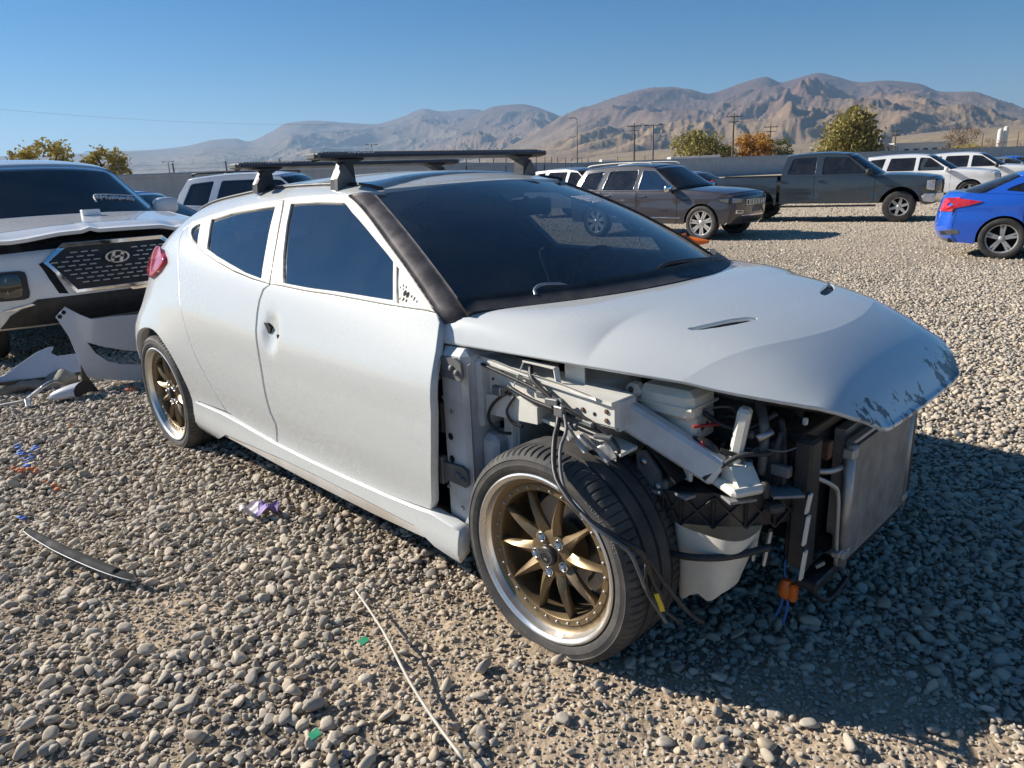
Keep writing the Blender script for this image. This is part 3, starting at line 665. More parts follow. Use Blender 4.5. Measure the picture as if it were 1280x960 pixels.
# A pillars: skin between the door frame line and the screen edge
fr = np.array([Sside(x, t) for x, t in ff_[7:14]])
def pillar(side):
    Wd = curve(fr, 4); Q = np.linspace(0, 1, len(Wd)); E = Swind(-np.ones(len(Wd))*.985, Q); Wd = np.concatenate([Wd, [Wd[-1]+V3((.012, .006, -.03)), Wd[-1]+V3((.02, .03, -.09))]]); E = np.concatenate([E, [E[-1]+V3((.02, 0, -.02)), E[-1]+V3((.02, .02, -.09))]])
    def f(U, W_):
        i = np.clip((U*(len(Wd)-1)).round().astype(int), 0, len(Wd)-1); A = Wd[i]+V3((.004, 0, .003)); B = E[i]
        mid = (A+B)/2 + V3((.012, -.012, .014)); w = W_[..., None]; Pp = (1-w)**2*A + 2*w*(1-w)*mid + w*w*B
        if side < 0: return Pp
        return Pp*V3((1, -1, 1))
    mb = MB(); mb.sheet(f, len(Wd)-1, 6, .02*(1 if side < 0 else -1)); return mb.build('front_pillar', 'worn_black', CAR)
pillar(-1); pillar(1)
# roof ditch strips
for sgn in (1, -1):
    mb = MB(); xs_ = np.linspace(-2.75, -1.08, 24); pts = Sside(xs_, np.full(24, 9.47)); pts[:, 2] += .004; pts[:, 1] *= sgn; mb.tube(pts, .008, 6, sub=1); mb.build('roof_strip', 'black_plastic', CAR)
# the other side of the car
for o in (fd, rd, qp):
    c = mirror_copy(o, CAR)
    for ch in [k for k in bpy.data.objects if k.parent == o]:
        if o is fd and ch.name.startswith('window_glass'): continue      # driver's window is down
        q = ch.copy(); COL.objects.link(q); q.parent = c
mirror_copy(tl, CAR)
# hood
def hood_outline():
    xs_ = np.linspace(-.452, .69, 27); ye = smooth_interp(xs_, HE[:, 0], HE[:, 1]); near = [(x, -y) for x, y in zip(xs_, ye)]
    rear = []
    for u in np.linspace(1, -1, 25): q = Swind(u, 1.015); rear.append((q[0]+.012, q[1]))
    rear = [(-.452, .775)] + rear + [(-.452, -.775)]
    nose = [(.692+.008*(1-(y/.33)**2), y) for y in np.linspace(-.30, .30, 13)]
    return near + nose + [(x, -y) for x, y in near[::-1]] + [(-.43, .80)][:0] + rear
vn = rnd_poly([(.205, -.472), (.222, -.44), (.262, -.262), (.292, -.222), (.293, -.262), (.272, -.37), (.228, -.47)], 1)
vf = vn*V3((1, -1))
arcs = [(-.55+q*math.cos(a), 1.2*q*math.sin(a)) for q in (.984, .9985, 1.0015, 1.012, 1.028, 1.05) for a in np.linspace(-.75, .75, 130)]
hood = panel('hood', Shood, hood_outline(), 'hood_paint', CAR, extra=arcs, holes=(vn, vf), step=.016, sc=(1, 1), thick=.012, lip=.002, out=(0, 0, 1))
for vv in (vn, vf):
    panel('hood_vent', Shood, inset(vv, -.006, (1, 1)), 'black_plastic', hood, step=.03, sc=(1, 1), off=-.014, thick=.01, out=(0, 0, 1))
# ---------------------------------------------------------------- deep dish bronze wheel with worn road tyre
def build_wheel(name='wheel'):
    w = empty(name); w.parent = CAR
    # tyre: profile (radius, y); outer face is -y
    prof = [(.236, -.098), (.246, -.110), (.2535, -.1135), (.2555, -.1155), (.262, -.119), (.273, -.1215), (.276, -.1225), (.279, -.1215), (.290, -.1205), (.2925, -.122), (.2955, -.1195), (.303, -.1145), (.3095, -.107), (.3135, -.098), (.3155, -.088), (.3168, -.076), (.3168, -.0725), (.3165, -.0575), (.309, -.0565), (.309, -.0475), (.318, -.0465), (.3185, -.006), (.3105, -.005), (.3105, .005), (.3185, .006), (.318, .0465), (.309, .0475), (.309, .0565), (.3165, .0575), (.3155, .088), (.3095, .107), (.290, .120), (.262, .119), (.246, .110), (.236, .098)]
    n = 80*5; V = []; F = []; L = len(prof)
    for k in range(n):
        a = 2*math.pi*k/n
        for i, (r_, o) in enumerate(prof):
            j = k
            if 11 <= i <= 17 or 28 <= i <= 30:                          # shoulder grooves
                if k % 5 in (0,): r_ -= .0052 if 12 <= i <= 16 or i in (29, 30) else .0025
            sh = 0
            V.append((r_*math.cos(a), o, r_*math.sin(a)))
    for k in range(n):
        k2 = (k+1) % n
        for i in range(L-1): F.append((k*L+i, k2*L+i, k2*L+i+1, k*L+i+1))
    me = bpy.data.meshes.new('tyre'); me.from_pydata(V, [], F); me.update(); me.polygons.foreach_set('use_smooth', [True]*len(F)); me.set_sharp_from_angle(angle=R(28))
    ty = link('tyre', me, 'tread_rubber', w)
    # raised lettering on the side wall
    for txt, a0, r0, size in (('LION SPORT', R(42), .2845, .0165), ('LION SPORT', R(222), .2845, .0165)):
        TV, TF = text_mesh(txt, size*1.35); Q = []
        for x, y, z in TV:
            r_ = r0 + y*.85; a = a0 - x*1.25/r0; Q.append((r_*math.cos(a), -.1226, r_*math.sin(a)))
        mb = MB(); mb.add(Q, TF); mb.build('lettering', 'grey_plastic', ty)
    # rim: polished stepped lip and barrel
    mb = MB(); mb.lathe([(.246, -.104), (.2515, -.113), (.2515, -.1185), (.247, -.1205), (.242, -.119), (.2385, -.114), (.2345, -.1125), (.2335, -.109), (.2320, -.100), (.2275, -.091)], n=96)
    lip = mb.build('rim_lip', 'polished', w, 40)
    mb = MB(); mb.lathe([(.2275, -.091), (.2225, -.0865), (.2165, -.084), (.2115, -.083), (.2095, -.086), (.193, -.086), (.190, -.082), (.190, -.03), (.195, .0), (.20, .03), (.205, .10), (.236, .105)], n=96)
    rim = mb.build('rim', 'bronze', w, 40)
    # rivets on the flange
    for k in range(30):
        a = 2*math.pi*(k+.5)/30
        if k == 0:
            mb = MB(); mb.lathe([(.0, -.0052), (.0028, -.005), (.0038, -.003), (.0042, 0)], n=10); rv = mb.build('rivet', 'steel', rim); RV = rv
        else: rv = RV.copy(); COL.objects.link(rv)
        rv.location = (.2013*math.cos(a), -.0861, .2013*math.sin(a))
    # ten blade spokes
    def spoke(a0):
        ns, nc = 14, 7; V = []
        for i in range(ns+1):
            f = i/ns; r_ = .055+.139*f; hw = .0150*(1-f)**1.5+.0092*(1-f*.25)*(1-max(0, f-.90)*6); yo = -.080-.010*math.sin(math.pi*min(1, f*1.05)) - .008*f
            for j in range(nc):
                s = j/(nc-1)*2-1
                ridge = .005*(1-abs(s)) - .003*math.sin(math.pi*abs(s))*(1-f*.4)
                x = s*hw; y = yo + .0075 - ridge + (.010*abs(s)**3)
                V.append((r_, y, x))
            V.append((r_, yo+.030+.004*f, -hw*.75)); V.append((r_, yo+.030+.004*f, hw*.75))
        m = nc+2; F = []
        ring = list(range(nc)) + [nc+1, nc]
        for i in range(ns):
            for q in range(len(ring)):
                a, b = ring[q], ring[(q+1) % len(ring)]; F.append((i*m+a, i*m+b, (i+1)*m+b, (i+1)*m+a))
        F.append([ns*m+q for q in ring]); return V, F
    sv, sf = spoke(0)
    for k in range(10):
        a = 2*math.pi*k/10 + R(9)
        if k == 0:
            me = bpy.data.meshes.new('spoke'); me.from_pydata(sv, [], sf); me.update(); me.polygons.foreach_set('use_smooth', [True]*len(sf)); me.set_sharp_from_angle(angle=R(50)); so = link('spoke', me, 'bronze', rim); SP = so
        else: so = SP.copy(); COL.objects.link(so)
        so.rotation_euler = (0, -a, 0)
    mb = MB(); mb.lathe([(.0, -.080), (.030, -.080), (.033, -.077), (.060, -.0795), (.070, -.076), (.075, -.066), (.076, .0), (.0, .0)], n=60); hub = mb.build('hub', 'bronze', w, 35)
    mb = MB(); mb.lathe([(.0, -.098), (.026, -.0975), (.0295, -.094), (.0305, -.076)], n=40); cap = mb.build('centre_cap', 'black_plastic', hub, 35)
    mb = MB(); mb.lathe([(.0205, -.0984), (.0225, -.0984)], n=36)
    TV, TF = text_mesh('RACING', .010)
    mb.add([((.0155+y)*math.cos(R(90)-x/.0155), -.0986, (.0155+y)*math.sin(R(90)-x/.0155)) for x, y, z in TV], TF); mb.box((0, -.0984, -.008), (.010, .001, .005)); mb.build('emblem', 'steel', cap)
    for k in range(5):
        a = 2*math.pi*k/5+R(54)
        if k == 0:
            mb = MB(); mb.lathe([(.0155, .0), (.0155, -.003), (.0125, -.003), (.0125, .006)], n=20); 
            mb.lathe([(.0, -.012), (.005, -.0115), (.0085, -.008), (.0095, -.002), (.0098, .006)], n=6, smooth=False); lg = mb.build('lug_nut', 'chrome', hub); LG = lg
        else: lg = LG.copy(); COL.objects.link(lg)
        lg.location = (.0545*math.cos(a), -.0805, .0545*math.sin(a))
    mb = MB(); mb.lathe([(.03, .022), (.150, .022), (.152, .034), (.03, .036)], n=60); mb.build('brake_disc', 'steel', w, 35)
    mb = MB(); a = R(-22)
    for q in (-14, -7, 0, 7): mb.box((.135*math.cos(a+R(q)), .018, .135*math.sin(a+R(q))), (.055, .065, .05), np.array([[math.cos(a+R(q)), 0, -math.sin(a+R(q))], [0, 1, 0], [math.sin(a+R(q)), 0, math.cos(a+R(q))]]), .25)
    mb.build('brake_caliper', 'steel', w)
    return w
WF = build_wheel(); WF.location = (0, -.745, .318)
index_children()
def wheel_copy(loc, rot):
    c = copy_tree(WF, CAR); c.location = loc; c.rotation_euler = rot; return c
wheel_copy((-2.65, -.760, .318), (R(2.1), R(20), 0)); wheel_copy((0, .745, .318), (0, 0, math.pi)); wheel_copy((-2.65, .760, .318), (R(-2.1), 0, math.pi))
WF.rotation_euler = (0, R(4), 0)
# ---------------------------------------------------------------- rack, wipers, interior, exposed front end
def part(name, mat, parent=CAR, **k):
    mb = MB(); return mb, (lambda sharp=None: mb.build(name, mat, parent, sharp))
for xb, zb in ((-1.33, 1.446), (-1.985, 1.432)):
    sec = [(-.040, .0), (-.030, .012), (-.008, .0165), (.02, .014), (.040, .004), (.040, -.005), (.02, -.016), (-.02, -.018), (-.036, -.011)]
    mb = MB(); ys = np.linspace(-.63, .63, 25); V = []
    for y in ys:
        for a, b in sec: V.append((xb+a, y, zb+b))
    n = len(sec); F = [(i*n+k, i*n+(k+1) % n, (i+1)*n+(k+1) % n, (i+1)*n+k) for i in range(len(ys)-1) for k in range(n)]
    mb.add(V, F, True); bar = mb.build('roof_crossbar', 'dark_metal', CAR, 50)
    # ribbed rubber strip on top
    mb = MB()
    for k in range(90): y = -.60+1.2*k/89; mb.box((xb, y, zb+.0155), (.030, .0075, .006), bev=.2)
    mb.build('rubber_ribs', 'black_plastic', bar)
    for s in (-1, 1):
        mb = MB()
        for (y0, y1, sc_) in ((.625, .645, 1.0), (.645, .655, .8)):
            mb.box((xb, s*(y0+y1)/2, zb+.001), (.080*sc_, y1-y0, .026*sc_), bev=.4)
        mb.build('end_cap', 'grey_plastic', bar)
        # tower foot: wedge leaning outwards with a grey cover
        zr = float(Sside(xb, 10.2)[2]); yo = .515
        mb = MB(); mb.prism([(s*(yo-.035), zr-.006), (s*(yo+.045), zr-.028), (s*(yo+.040), zr+.010), (s*(yo+.006), zb-.025), (s*(yo+.040), zb-.012), (s*(yo-.085), zb-.012), (s*(yo-.03), zb-.032)], xb-.032, xb+.032, 'YZ'); ft = mb.build('foot', 'black_plastic', bar)
        mb = MB(); mb.prism([(s*(yo-.035), zr-.004), (s*(yo+.056), zr-.032), (s*(yo+.052), zr+.012), (s*(yo+.018), zb-.028), (s*(yo-.02), zr+.02)], xb+.014, xb+.036, 'YZ'); mb.build('foot_cover', 'engine_dark' if xb < -1.5 else 'grey_plastic', ft)
    TV, TF = text_mesh('YAKIMA', .024)
    make('lettering', [(xb+.026, y0, z0) for y0, z0 in [(-.44+x, zb+.0125+.0) for x, y, z in TV]] if False else [(xb+.026+y*.55, -.44+x*1.5, zb+.0125-y*.26+.0012) for x, y, z in TV], TF, 'white_vinyl', bar)
# wipers
def wp(pts, off): return [Swind(u, v)+V3((.25, 0, .97))*off for u, v in pts]
mb, fin = part('wiper_arm', 'steel'); mb.tube(wp([(-.752, .985), (-.74, .955), (-.70, .93), (-.625, .94), (-.593, .965), (-.507, .985)], .022), [.008, .007, .006, .005, .004, .004], 8); fin()
mb, fin = part('wiper_arm', 'black_plastic'); mb.tube(wp([(-.10, .945), (0., .93), (.16, .937), (.4, .962), (.57, .985)], .026), [.006, .008, .009, .009, .012], 8); mb.tube(wp([(-.107, .95), (-.0, .927), (.13, .925)], .012), .007, 6); fin()
mb, fin = part('wiper_blade', 'black_plastic'); mb.tube(wp([(-.95, .962), (-.75, .968), (-.5, .985), (-.2, .972), (.1, .960), (.35, .965)], .010), .008, 6); fin()
# sticker on the screen (white printed label)
stk = panel('screen_sticker', Swind, [(.33, .26), (.62, .235), (.80, .31), (.45, .345)], 'white_vinyl', ws, sc=(.65, .8), off=.0015, thick=.001, out=(.4, 0, .9))
t = NT('printed_label'); nz_ = t.node('ShaderNodeTexBrick'); nz_.inputs['Scale'].default_value = 45; nz_.inputs['Mortar Size'].default_value = .25; t.l.new(t.coord(), nz_.inputs[0])
t.set(base=t.mix(t.ramp(t.noise(150, 2), [(.45, 0.), (.55, 1.)]), (.75, .78, .8), (.07, .12, .25)), rough=.5); M['printed_label'] = t.m; stk.data.materials[0] = t.m
# mirror plate holes
for (x, t_), r_ in zip(OUT['plate_holes'], (.0045, .009, .0045, .004, .005, .0035, .0035)):
    q = Sside(x, t_); e = Sside(x, t_+.01)-q; e /= np.linalg.norm(e); mb = MB(); mb.add([q+V3((r_*math.cos(a), -.0012, 0))+e*r_*1.2*math.sin(a) for a in np.linspace(0, 2*math.pi, 9)[:-1]], [tuple(range(8))]); mb.build('bolt_hole', 'dark_void', mp_)
# door handle recess: bowl pressed in the skin with an open latch slot
hc_x, hc_t = -1.40, 5.12
mb = MB(); q = Sdoor(np.array(hc_x-.035), np.array(hc_t+.10)); mb.prism([(q[0]-.030, q[2]+.012), (q[0]+.02, q[2]+.012), (q[0]+.038, q[2]-.002), (q[0]+.03, q[2]-.026), (q[0]+.005, q[2]-.030), (q[0]-.012, q[2]-.006)], q[1]+.012, q[1]-.0005); mb.build('latch_opening', 'dark_void', fd)
mb = MB(); q = Sdoor(np.array(hc_x+.075), np.array(hc_t-.02)); mb.box((q[0], q[1]+.0, q[2]), (.016, .005, .016)); mb.build('lock_hole', 'dark_void', fd)
# interior --------------------------------------------------------
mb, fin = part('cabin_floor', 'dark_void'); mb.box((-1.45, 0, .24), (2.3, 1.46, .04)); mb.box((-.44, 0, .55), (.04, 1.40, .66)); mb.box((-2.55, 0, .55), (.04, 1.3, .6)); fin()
mb, fin = part('dashboard', 'seat_cloth'); mb.box((-.52, 0, .80), (.40, 1.34, .20), bev=.4); mb.box((-.70, .36, .90), (.16, .34, .10), bev=.45); mb.box((-.62, 0, .62), (.24, .26, .3)); fin()
mb, fin = part('steering_wheel', 'black_plastic'); c0 = V3((-.83, .37, .86)); ax_ = V3((-.90, 0, .42)); e1 = V3((0, 1, 0)); e2 = np.cross(ax_, e1)
mb.tube([c0+.185*(math.cos(a)*e1+math.sin(a)*e2) for a in np.linspace(0, 2*math.pi, 33)], .015, 8, sub=1); mb.box(c0, (.06, .13, .13), bev=.3); mb.bar(c0-.18*e1, c0+.18*e1, .03); fin()
def seat(y, x=-1.30):
    mb = MB(); mb.box((x+.02, y, .50), (.52, .50, .20), bev=.4); a = R(17); rot = np.array([[math.cos(a), 0, -math.sin(a)], [0, 1, 0], [math.sin(a), 0, math.cos(a)]])
    mb.box((x-.30, y, .83), (.15, .50, .62), rot, .4); s_ = mb.build('front_seat', 'seat_cloth', CAR)
    mb = MB(); mb.box((x-.44, y, 1.215), (.10, .27, .18), rot, .45); mb.bar((x-.41, y-.06, 1.0), (x-.43, y-.06, 1.2), .014); mb.bar((x-.41, y+.06, 1.0), (x-.43, y+.06, 1.2), .014); mb.build('headrest', 'seat_cloth', s_)
seat(-.37); seat(.37)
mb, fin = part('rear_bench', 'seat_cloth'); mb.box((-2.1, 0, .50), (.50, 1.2, .2), bev=.4); mb.box((-2.42, 0, .80), (.16, 1.16, .55), bev=.4); fin()
mb, fin = part('rear_view_mirror', 'black_plastic'); mb.box((-.80, 0, 1.225), (.03, .22, .065), bev=.3); mb.bar((-.81, 0, 1.235), (-.835, 0, 1.262), .02); fin()
# hinge pillar and door jamb --------------------------------------------------------
mb, fin = part('hinge_pillar', 'jamb_white')
mb.box((-.395, -.735, .565), (.13, .155, .59), bev=.16); mb.box((-.30, -.70, .42), (.07, .13, .34), bev=.25); mb.box((-.34, -.715, .72), (.06, .12, .22), bev=.2)
hp = fin()
for z in (.800, .455):
    mb = MB(); mb.prism([(-.475, z+.028), (-.36, z+.036), (-.335, z+.024), (-.332, z-.02), (-.345, z-.032), (-.475, z-.026)], -.815, -.826); mb.lathe([(0, -.834), (.009, -.833), (.011, -.826)], (-.375, 0, z+.005), n=8); mb.lathe([(0, -.834), (.009, -.833), (.011, -.826)], (-.352, 0, z-.006), n=8); mb.bar((-.455, -.822, z-.045), (-.455, -.822, z+.05), .022); mb.build('hinge', 'grey_plastic', hp)
mb = MB(); mb.box((-.462, -.80, .63), (.03, .03, .11), bev=.3); mb.build('door_check_boot', 'black_plastic', hp)
for z in (.575, .50): mb = MB(); mb.lathe([(0, -.8145), (.012, -.8145)], (-.415, 0, z), n=12); mb.build('bolt_hole', 'dark_void', hp)
# inner fender wall behind the wheel and dark liner over it
mb, fin = part('inner_fender', 'bay_white')
mb.box((-.262, -.60, .60), (.05, .22, .36), bev=.15); mb.box((-.245, -.64, .50), (.03, .12, .40), bev=.2); fin()
mb, fin = part('wheel_liner', 'dark_void')
def liner(U, W_): a = R(38)+U*R(147); r_ = .375-.0*W_; return np.stack([r_*np.cos(a), -.66+W_*.40, .318+r_*np.sin(a)*1.04], -1)
mb.sheet(liner, 24, 3, .008)
mb.add([(r_*math.cos(a), -.27, .318+r_*math.sin(a)) for a in np.linspace(R(30), R(185), 24) for r_ in (.40,)] + [(0, -.27, .2)], [(i, i+1, 24) for i in range(23)]); fin()
# apron rail
mb, fin = part('apron_rail', 'bay_white')
mb.prism([(-.50, .835), (-.30, .830), (-.13, .800), (-.10, .745), (-.18, .700), (-.36, .690), (-.36, .60), (-.46, .60)], -.735, -.728)
mb.prism([(-.50, .845), (-.12, .806), (.165, .782), (.165, .772), (-.12, .796), (-.50, .835)], -.755, -.655)
mb.prism([(-.16, .796), (.165, .773), (.165, .712), (.08, .712), (-.16, .735)], -.742, -.738); mb.prism([(.07, .770), (.165, .772), (.165, .706), (.07, .706)], -.738, -.660)
mb.prism([(-.36, .71), (-.16, .735), (-.10, .715), (-.10, .665), (-.30, .655), (-.36, .665)], -.752, -.690)
mb.prism([(-.16, .690), (.18, .640), (.18, .630), (-.16, .68)], -.735, -.66)
rail = fin()
for x, z, r_ in ((-.335, .783, .008), (-.292, .765, .005), (-.035, .748, .006), (.10, .735, .006)):
    mb = MB(); mb.lathe([(0, -.7428 if x > -.2 else -.7362), (r_, -.7428 if x > -.2 else -.7362)], (x, 0, z), n=10); mb.build('bolt_hole', 'dark_void', rail)
mb = MB(); mb.lathe([(0, .7775+.012), (.010, .788), (.012, .78)], (.02, -.70, 0), 'Z', n=6, smooth=False); mb.build('bolt', 'rust', rail)
# bracket bent from flat bar on the rail
mb, fin = part('fender_bracket', 'bay_white')
mb.bar((-.175, -.765, .772), (-.15, -.745, .845), .014, .004); mb.bar((-.15, -.745, .845), (-.04, -.735, .838), .020, .005); mb.bar((-.04, -.735, .838), (-.02, -.745, .785), .016, .005); mb.box((-.01, -.69, .82), (.07, .006, .085), bev=.2); fin()
# front strut beam running forward and down from the rail end
mb, fin = part('strut_beam', 'jamb_white')
mb.bar((.14, -.665, .728), (.385, -.585, .592), .05, .080, bev=.2); mb.box((.158, -.685, .735), (.02, .075, .085), bev=.15); fin()
mb, fin = part('strut_tower', 'bay_white'); mb.lathe([(.0, .80), (.07, .80), (.10, .785), (.115, .74), (.12, .55)], (-.04, -.52, 0), 'Z', n=24); fin(40)
# cream reservoir beside the tower
mb, fin = part('fluid_reservoir', 'plastic_white'); mb.box((.225, -.545, .755), (.17, .13, .085), bev=.2); mb.box((.245, -.535, .69), (.13, .11, .08), bev=.15); mb.box((.225, -.545, .752), (.178, .138, .008)); mb.box((.13, -.60, .775), (.05, .05, .04), bev=.35); rs = fin()
mb = MB(); mb.lathe([(0, -.628), (.009, -.627)], (.133, 0, .782), n=10); mb.build('bolt', 'rust', rs)
# dark grey bracket plate ahead of the wheel
mb, fin = part('bumper_bracket', 'grey_plastic'); mb.prism([(.175, .625), (.205, .632), (.25, .585), (.262, .515), (.185, .508)], -.66, -.650); mb.box((.24, -.63, .53), (.06, .05, .06)); bb = fin()
for x, z in ((.20, .60), (.245, .54)): mb = MB(); mb.lathe([(0, -.666), (.008, -.665), (.010, -.66)], (x, 0, z), n=10); mb.build('bolt', 'steel', bb)
# black crash absorber carrier with ribs: from wheel arch round to the radiator support
pathc = [(.195, -.668), (.245, -.662), (.31, -.645), (.42, -.585), (.50, -.50), (.555, -.40)]
PC = curve([(x, y, 0) for x, y in pathc], 6)
def beam(U, W_):
    i = np.clip((U*(len(PC)-1)).round().astype(int), 0, len(PC)-1); c = PC[i]; z1, z0 = .530+.018*U, .442+.012*U
    k = W_*3; ins = np.where(k < 1, k, np.where(k < 2, 1, 3-k)); tz = np.where(k < 1, z1, np.where(k < 2, z1-(k-1)*(z1-z0), z0)); n_ = V3((.55, -.83, 0))
    return np.stack([c[..., 0]-(1-ins)*.075*.55, c[..., 1]+(1-ins)*.075*.83, tz], -1)
mb, fin = part('absorber_carrier', 'black_plastic'); mb.grid(beam, len(PC)-1, 12, False)
cr = fin()
mb = MB()
for i in range(0, len(PC)-4, 4):
    a, b = PC[i], PC[i+4]; o = V3((.003, -.005, 0)); z1, z0 = .532, .446
    mb.bar(a+o+V3((0, 0, z0)), b+o+V3((0, 0, z1)), .010, .005); mb.bar(a+o+V3((0, 0, z1)), b+o+V3((0, 0, z0)), .010, .005); mb.bar(a+o+V3((0, 0, z0)), a+o+V3((0, 0, z1)), .010, .006)
mb.bar(PC[0]+V3((.003, -.005, .527)), PC[4]+V3((.003, -.005, .527)), .01, .006)
mb.build('rib', 'black_plastic', cr)
mb = MB(); mb.box((.29, -.615, .529), (.11, .07, .008), R(-15)); mb.box((.405, -.56, .535), (.13, .075, .008), R(-33)); mb.box((.50, -.475, .545), (.12, .08, .008), R(-45)); mb.box((.192, -.63, .487), (.008, .085, .078)); mb.box((.225, -.63, .527), (.08, .08, .008), R(-6)); mb.build('top_plate', 'dusty_plastic', cr)
# washer bottle: tank below the carrier, shoulder above it, filler neck
mb, fin = part('washer_bottle', 'plastic_white')
def tank(U, W_):
    a = U*2*math.pi; z = .452-.20*W_; sx_ = .105-.03*W_; sy_ = .085-.03*W_
    c_, s_ = np.cos(a), np.sin(a); x = .385+sx_*np.sign(c_)*np.abs(c_)**.6-.02*W_; y = -.585+sy_*np.sign(s_)*np.abs(s_)**.6; z = z+.012*W_*np.sin(x*75)+.035*W_*(x-.385)/.1; return np.stack([x, y, z], -1)
mb.grid(tank, 36, 8); mb.box((.385, -.548, .566), (.21, .10, .025), R(-28), .35); mb.prism([(-.09, .572), (.09, .572), (.045, .618), (-.035, .622)], -.032, .032, 'XZ')
V0 = np.array(mb.V[-8:]); a_ = R(-28); mb.V[-8:] = [tuple(v) for v in (V0 @ np.array([[math.cos(a_), math.sin(a_), 0], [-math.sin(a_), math.cos(a_), 0], [0, 0, 1]]) + V3((.395, -.545, 0)))]
mb.bar((.402, -.548, .60), (.425, -.54, .765), .046, .034, bev=.25); mb.box((.30, -.60, .57), (.035, .012, .035), R(-20), .3)
wb = fin()
mb = MB(); mb.tube([(.30, -.69, .375), (.37, -.685, .385), (.45, -.65, .40), (.52, -.56, .415)], .010, 8); mb.build('hose', 'black_plastic', wb)
mb = MB(); mb.bar((.383, -.585, .655), (.435, -.565, .640), .006, .012); mb.build('strap', 'black_plastic', wb)
# condenser, radiator and their tubes
mb, fin = part('condenser', 'core_fins'); mb.box((.592, -.02, .445), (.018, .46, .335), bev=.02); cd = fin()
for y in (-.262, .222): mb = MB(); mb.tube([(.592, y, .262), (.592, y, .625)], .0155, 12); mb.box((.592, y, .60), (.03, .04, .03)); mb.box((.592, y, .30), (.03, .045, .02)); mb.build('header_tank', 'aluminium', cd)
mb = MB(); mb.box((.585, -.02, .268), (.02, .46, .012)); mb.box((.585, -.02, .622), (.02, .46, .012)); mb.build('edge_rail', 'aluminium', cd)
mb, fin = part('radiator', 'core_fins'); mb.box((.545, .06, .45), (.03, .56, .39), bev=.02); fin()
mb, fin = part('coolant_pipe', 'aluminium'); mb.tube([(.575, -.262, .555), (.565, -.33, .56), (.53, -.39, .575), (.50, -.42, .60)], .0085, 8); fin()
mb, fin = part('coolant_pipe', 'aluminium'); mb.tube([(.588, -.285, .27), (.588, -.30, .38), (.588, -.315, .49), (.58, -.345, .53), (.55, -.41, .57)], .0065, 8); mb.box((.592, -.28, .31), (.02, .06, .015)); fin()
mb, fin = part('radiator_support', 'black_plastic'); mb.box((.545, -.43, .50), (.05, .065, .36), bev=.15); mb.box((.54, .38, .46), (.05, .07, .44), bev=.15); mb.box((.555, -.02, .243), (.06, .76, .03), bev=.2); mb.box((.50, -.02, .665), (.05, .80, .03)); fin()
mb, fin = part('fan_shroud', 'engine_dark'); mb.box((.49, -.02, .46), (.05, .66, .40), bev=.1); mb.box((.47, -.42, .56), (.05, .14, .22), bev=.15); fin()
for z0, z1, y in ((.40, .485, -.468), (.49, .545, -.466), (.30, .385, -.47)): mb, fin = part('trim_strip', 'plastic_white'); mb.bar((.568, y, z0), (.575, y, z1), .018, .006); fin()
mb, fin = part('guide_strip', 'plastic_white'); mb.bar((.46, -.462, .30), (.472, -.455, .405), .022, .008); mb.bar((.435, -.475, .31), (.445, -.47, .41), .014, .008); fin()
# engine block, battery and clutter in the shade under the bonnet
mb, fin = part('engine', 'engine_dark'); mb.box((.22, .10, .55), (.42, .62, .42), bev=.15); mb.box((.20, .12, .79), (.38, .44, .08), bev=.3); mb.lathe([(.0, .0), (.09, .0), (.09, .05), (.0, .05)], (.33, -.28, .55), 'Y', n=24); fin()
mb, fin = part('battery', 'engine_dark'); mb.box((.28, -.38, .66), (.20, .18, .17), bev=.1); fin()
mb, fin = part('air_box', 'engine_dark'); mb.box((.43, -.36, .60), (.14, .20, .16), bev=.25); mb.tube([(.43, -.30, .66), (.36, -.15, .72), (.22, -.02, .74)], .04, 10); fin(40)
for pts, r_, m_ in (([(.26, -.60, .58), (.30, -.60, .66), (.36, -.58, .65), (.37, -.575, .55)], .014, 'black_plastic'), ([(.455, -.50, .58), (.46, -.50, .66), (.45, -.49, .72), (.40, -.42, .75)], .013, 'grey_plastic'), ([(.30, -.55, .74), (.36, -.53, .70), (.42, -.50, .70), (.47, -.46, .74)], .008, 'black_plastic'), ([(.45, -.52, .68), (.475, -.49, .70)], .012, 'steel'), ([(.50, -.46, .58), (.49, -.45, .66), (.47, -.44, .72)], .010, 'black_plastic'), ([(.25, -.50, .80), (.35, -.46, .76), (.46, -.38, .74), (.53, -.25, .70)], .011, 'engine_dark'), ([(.44, -.55, .58), (.445, -.55, .63)], .011, 'steel')):
    mb, fin = part('hose', m_); mb.tube(pts, r_, 8); fin()
for c_, s_, m_ in (((.505, -.49, .60), (.05, .02, .03), 'grey_plastic'), ((.50, -.48, .575), (.035, .03, .03), 'black_plastic'), ((.555, -.33, .62), (.02, .03, .05), 'rust')):
    mb, fin = part('connector', m_); mb.box(c_, s_); fin()
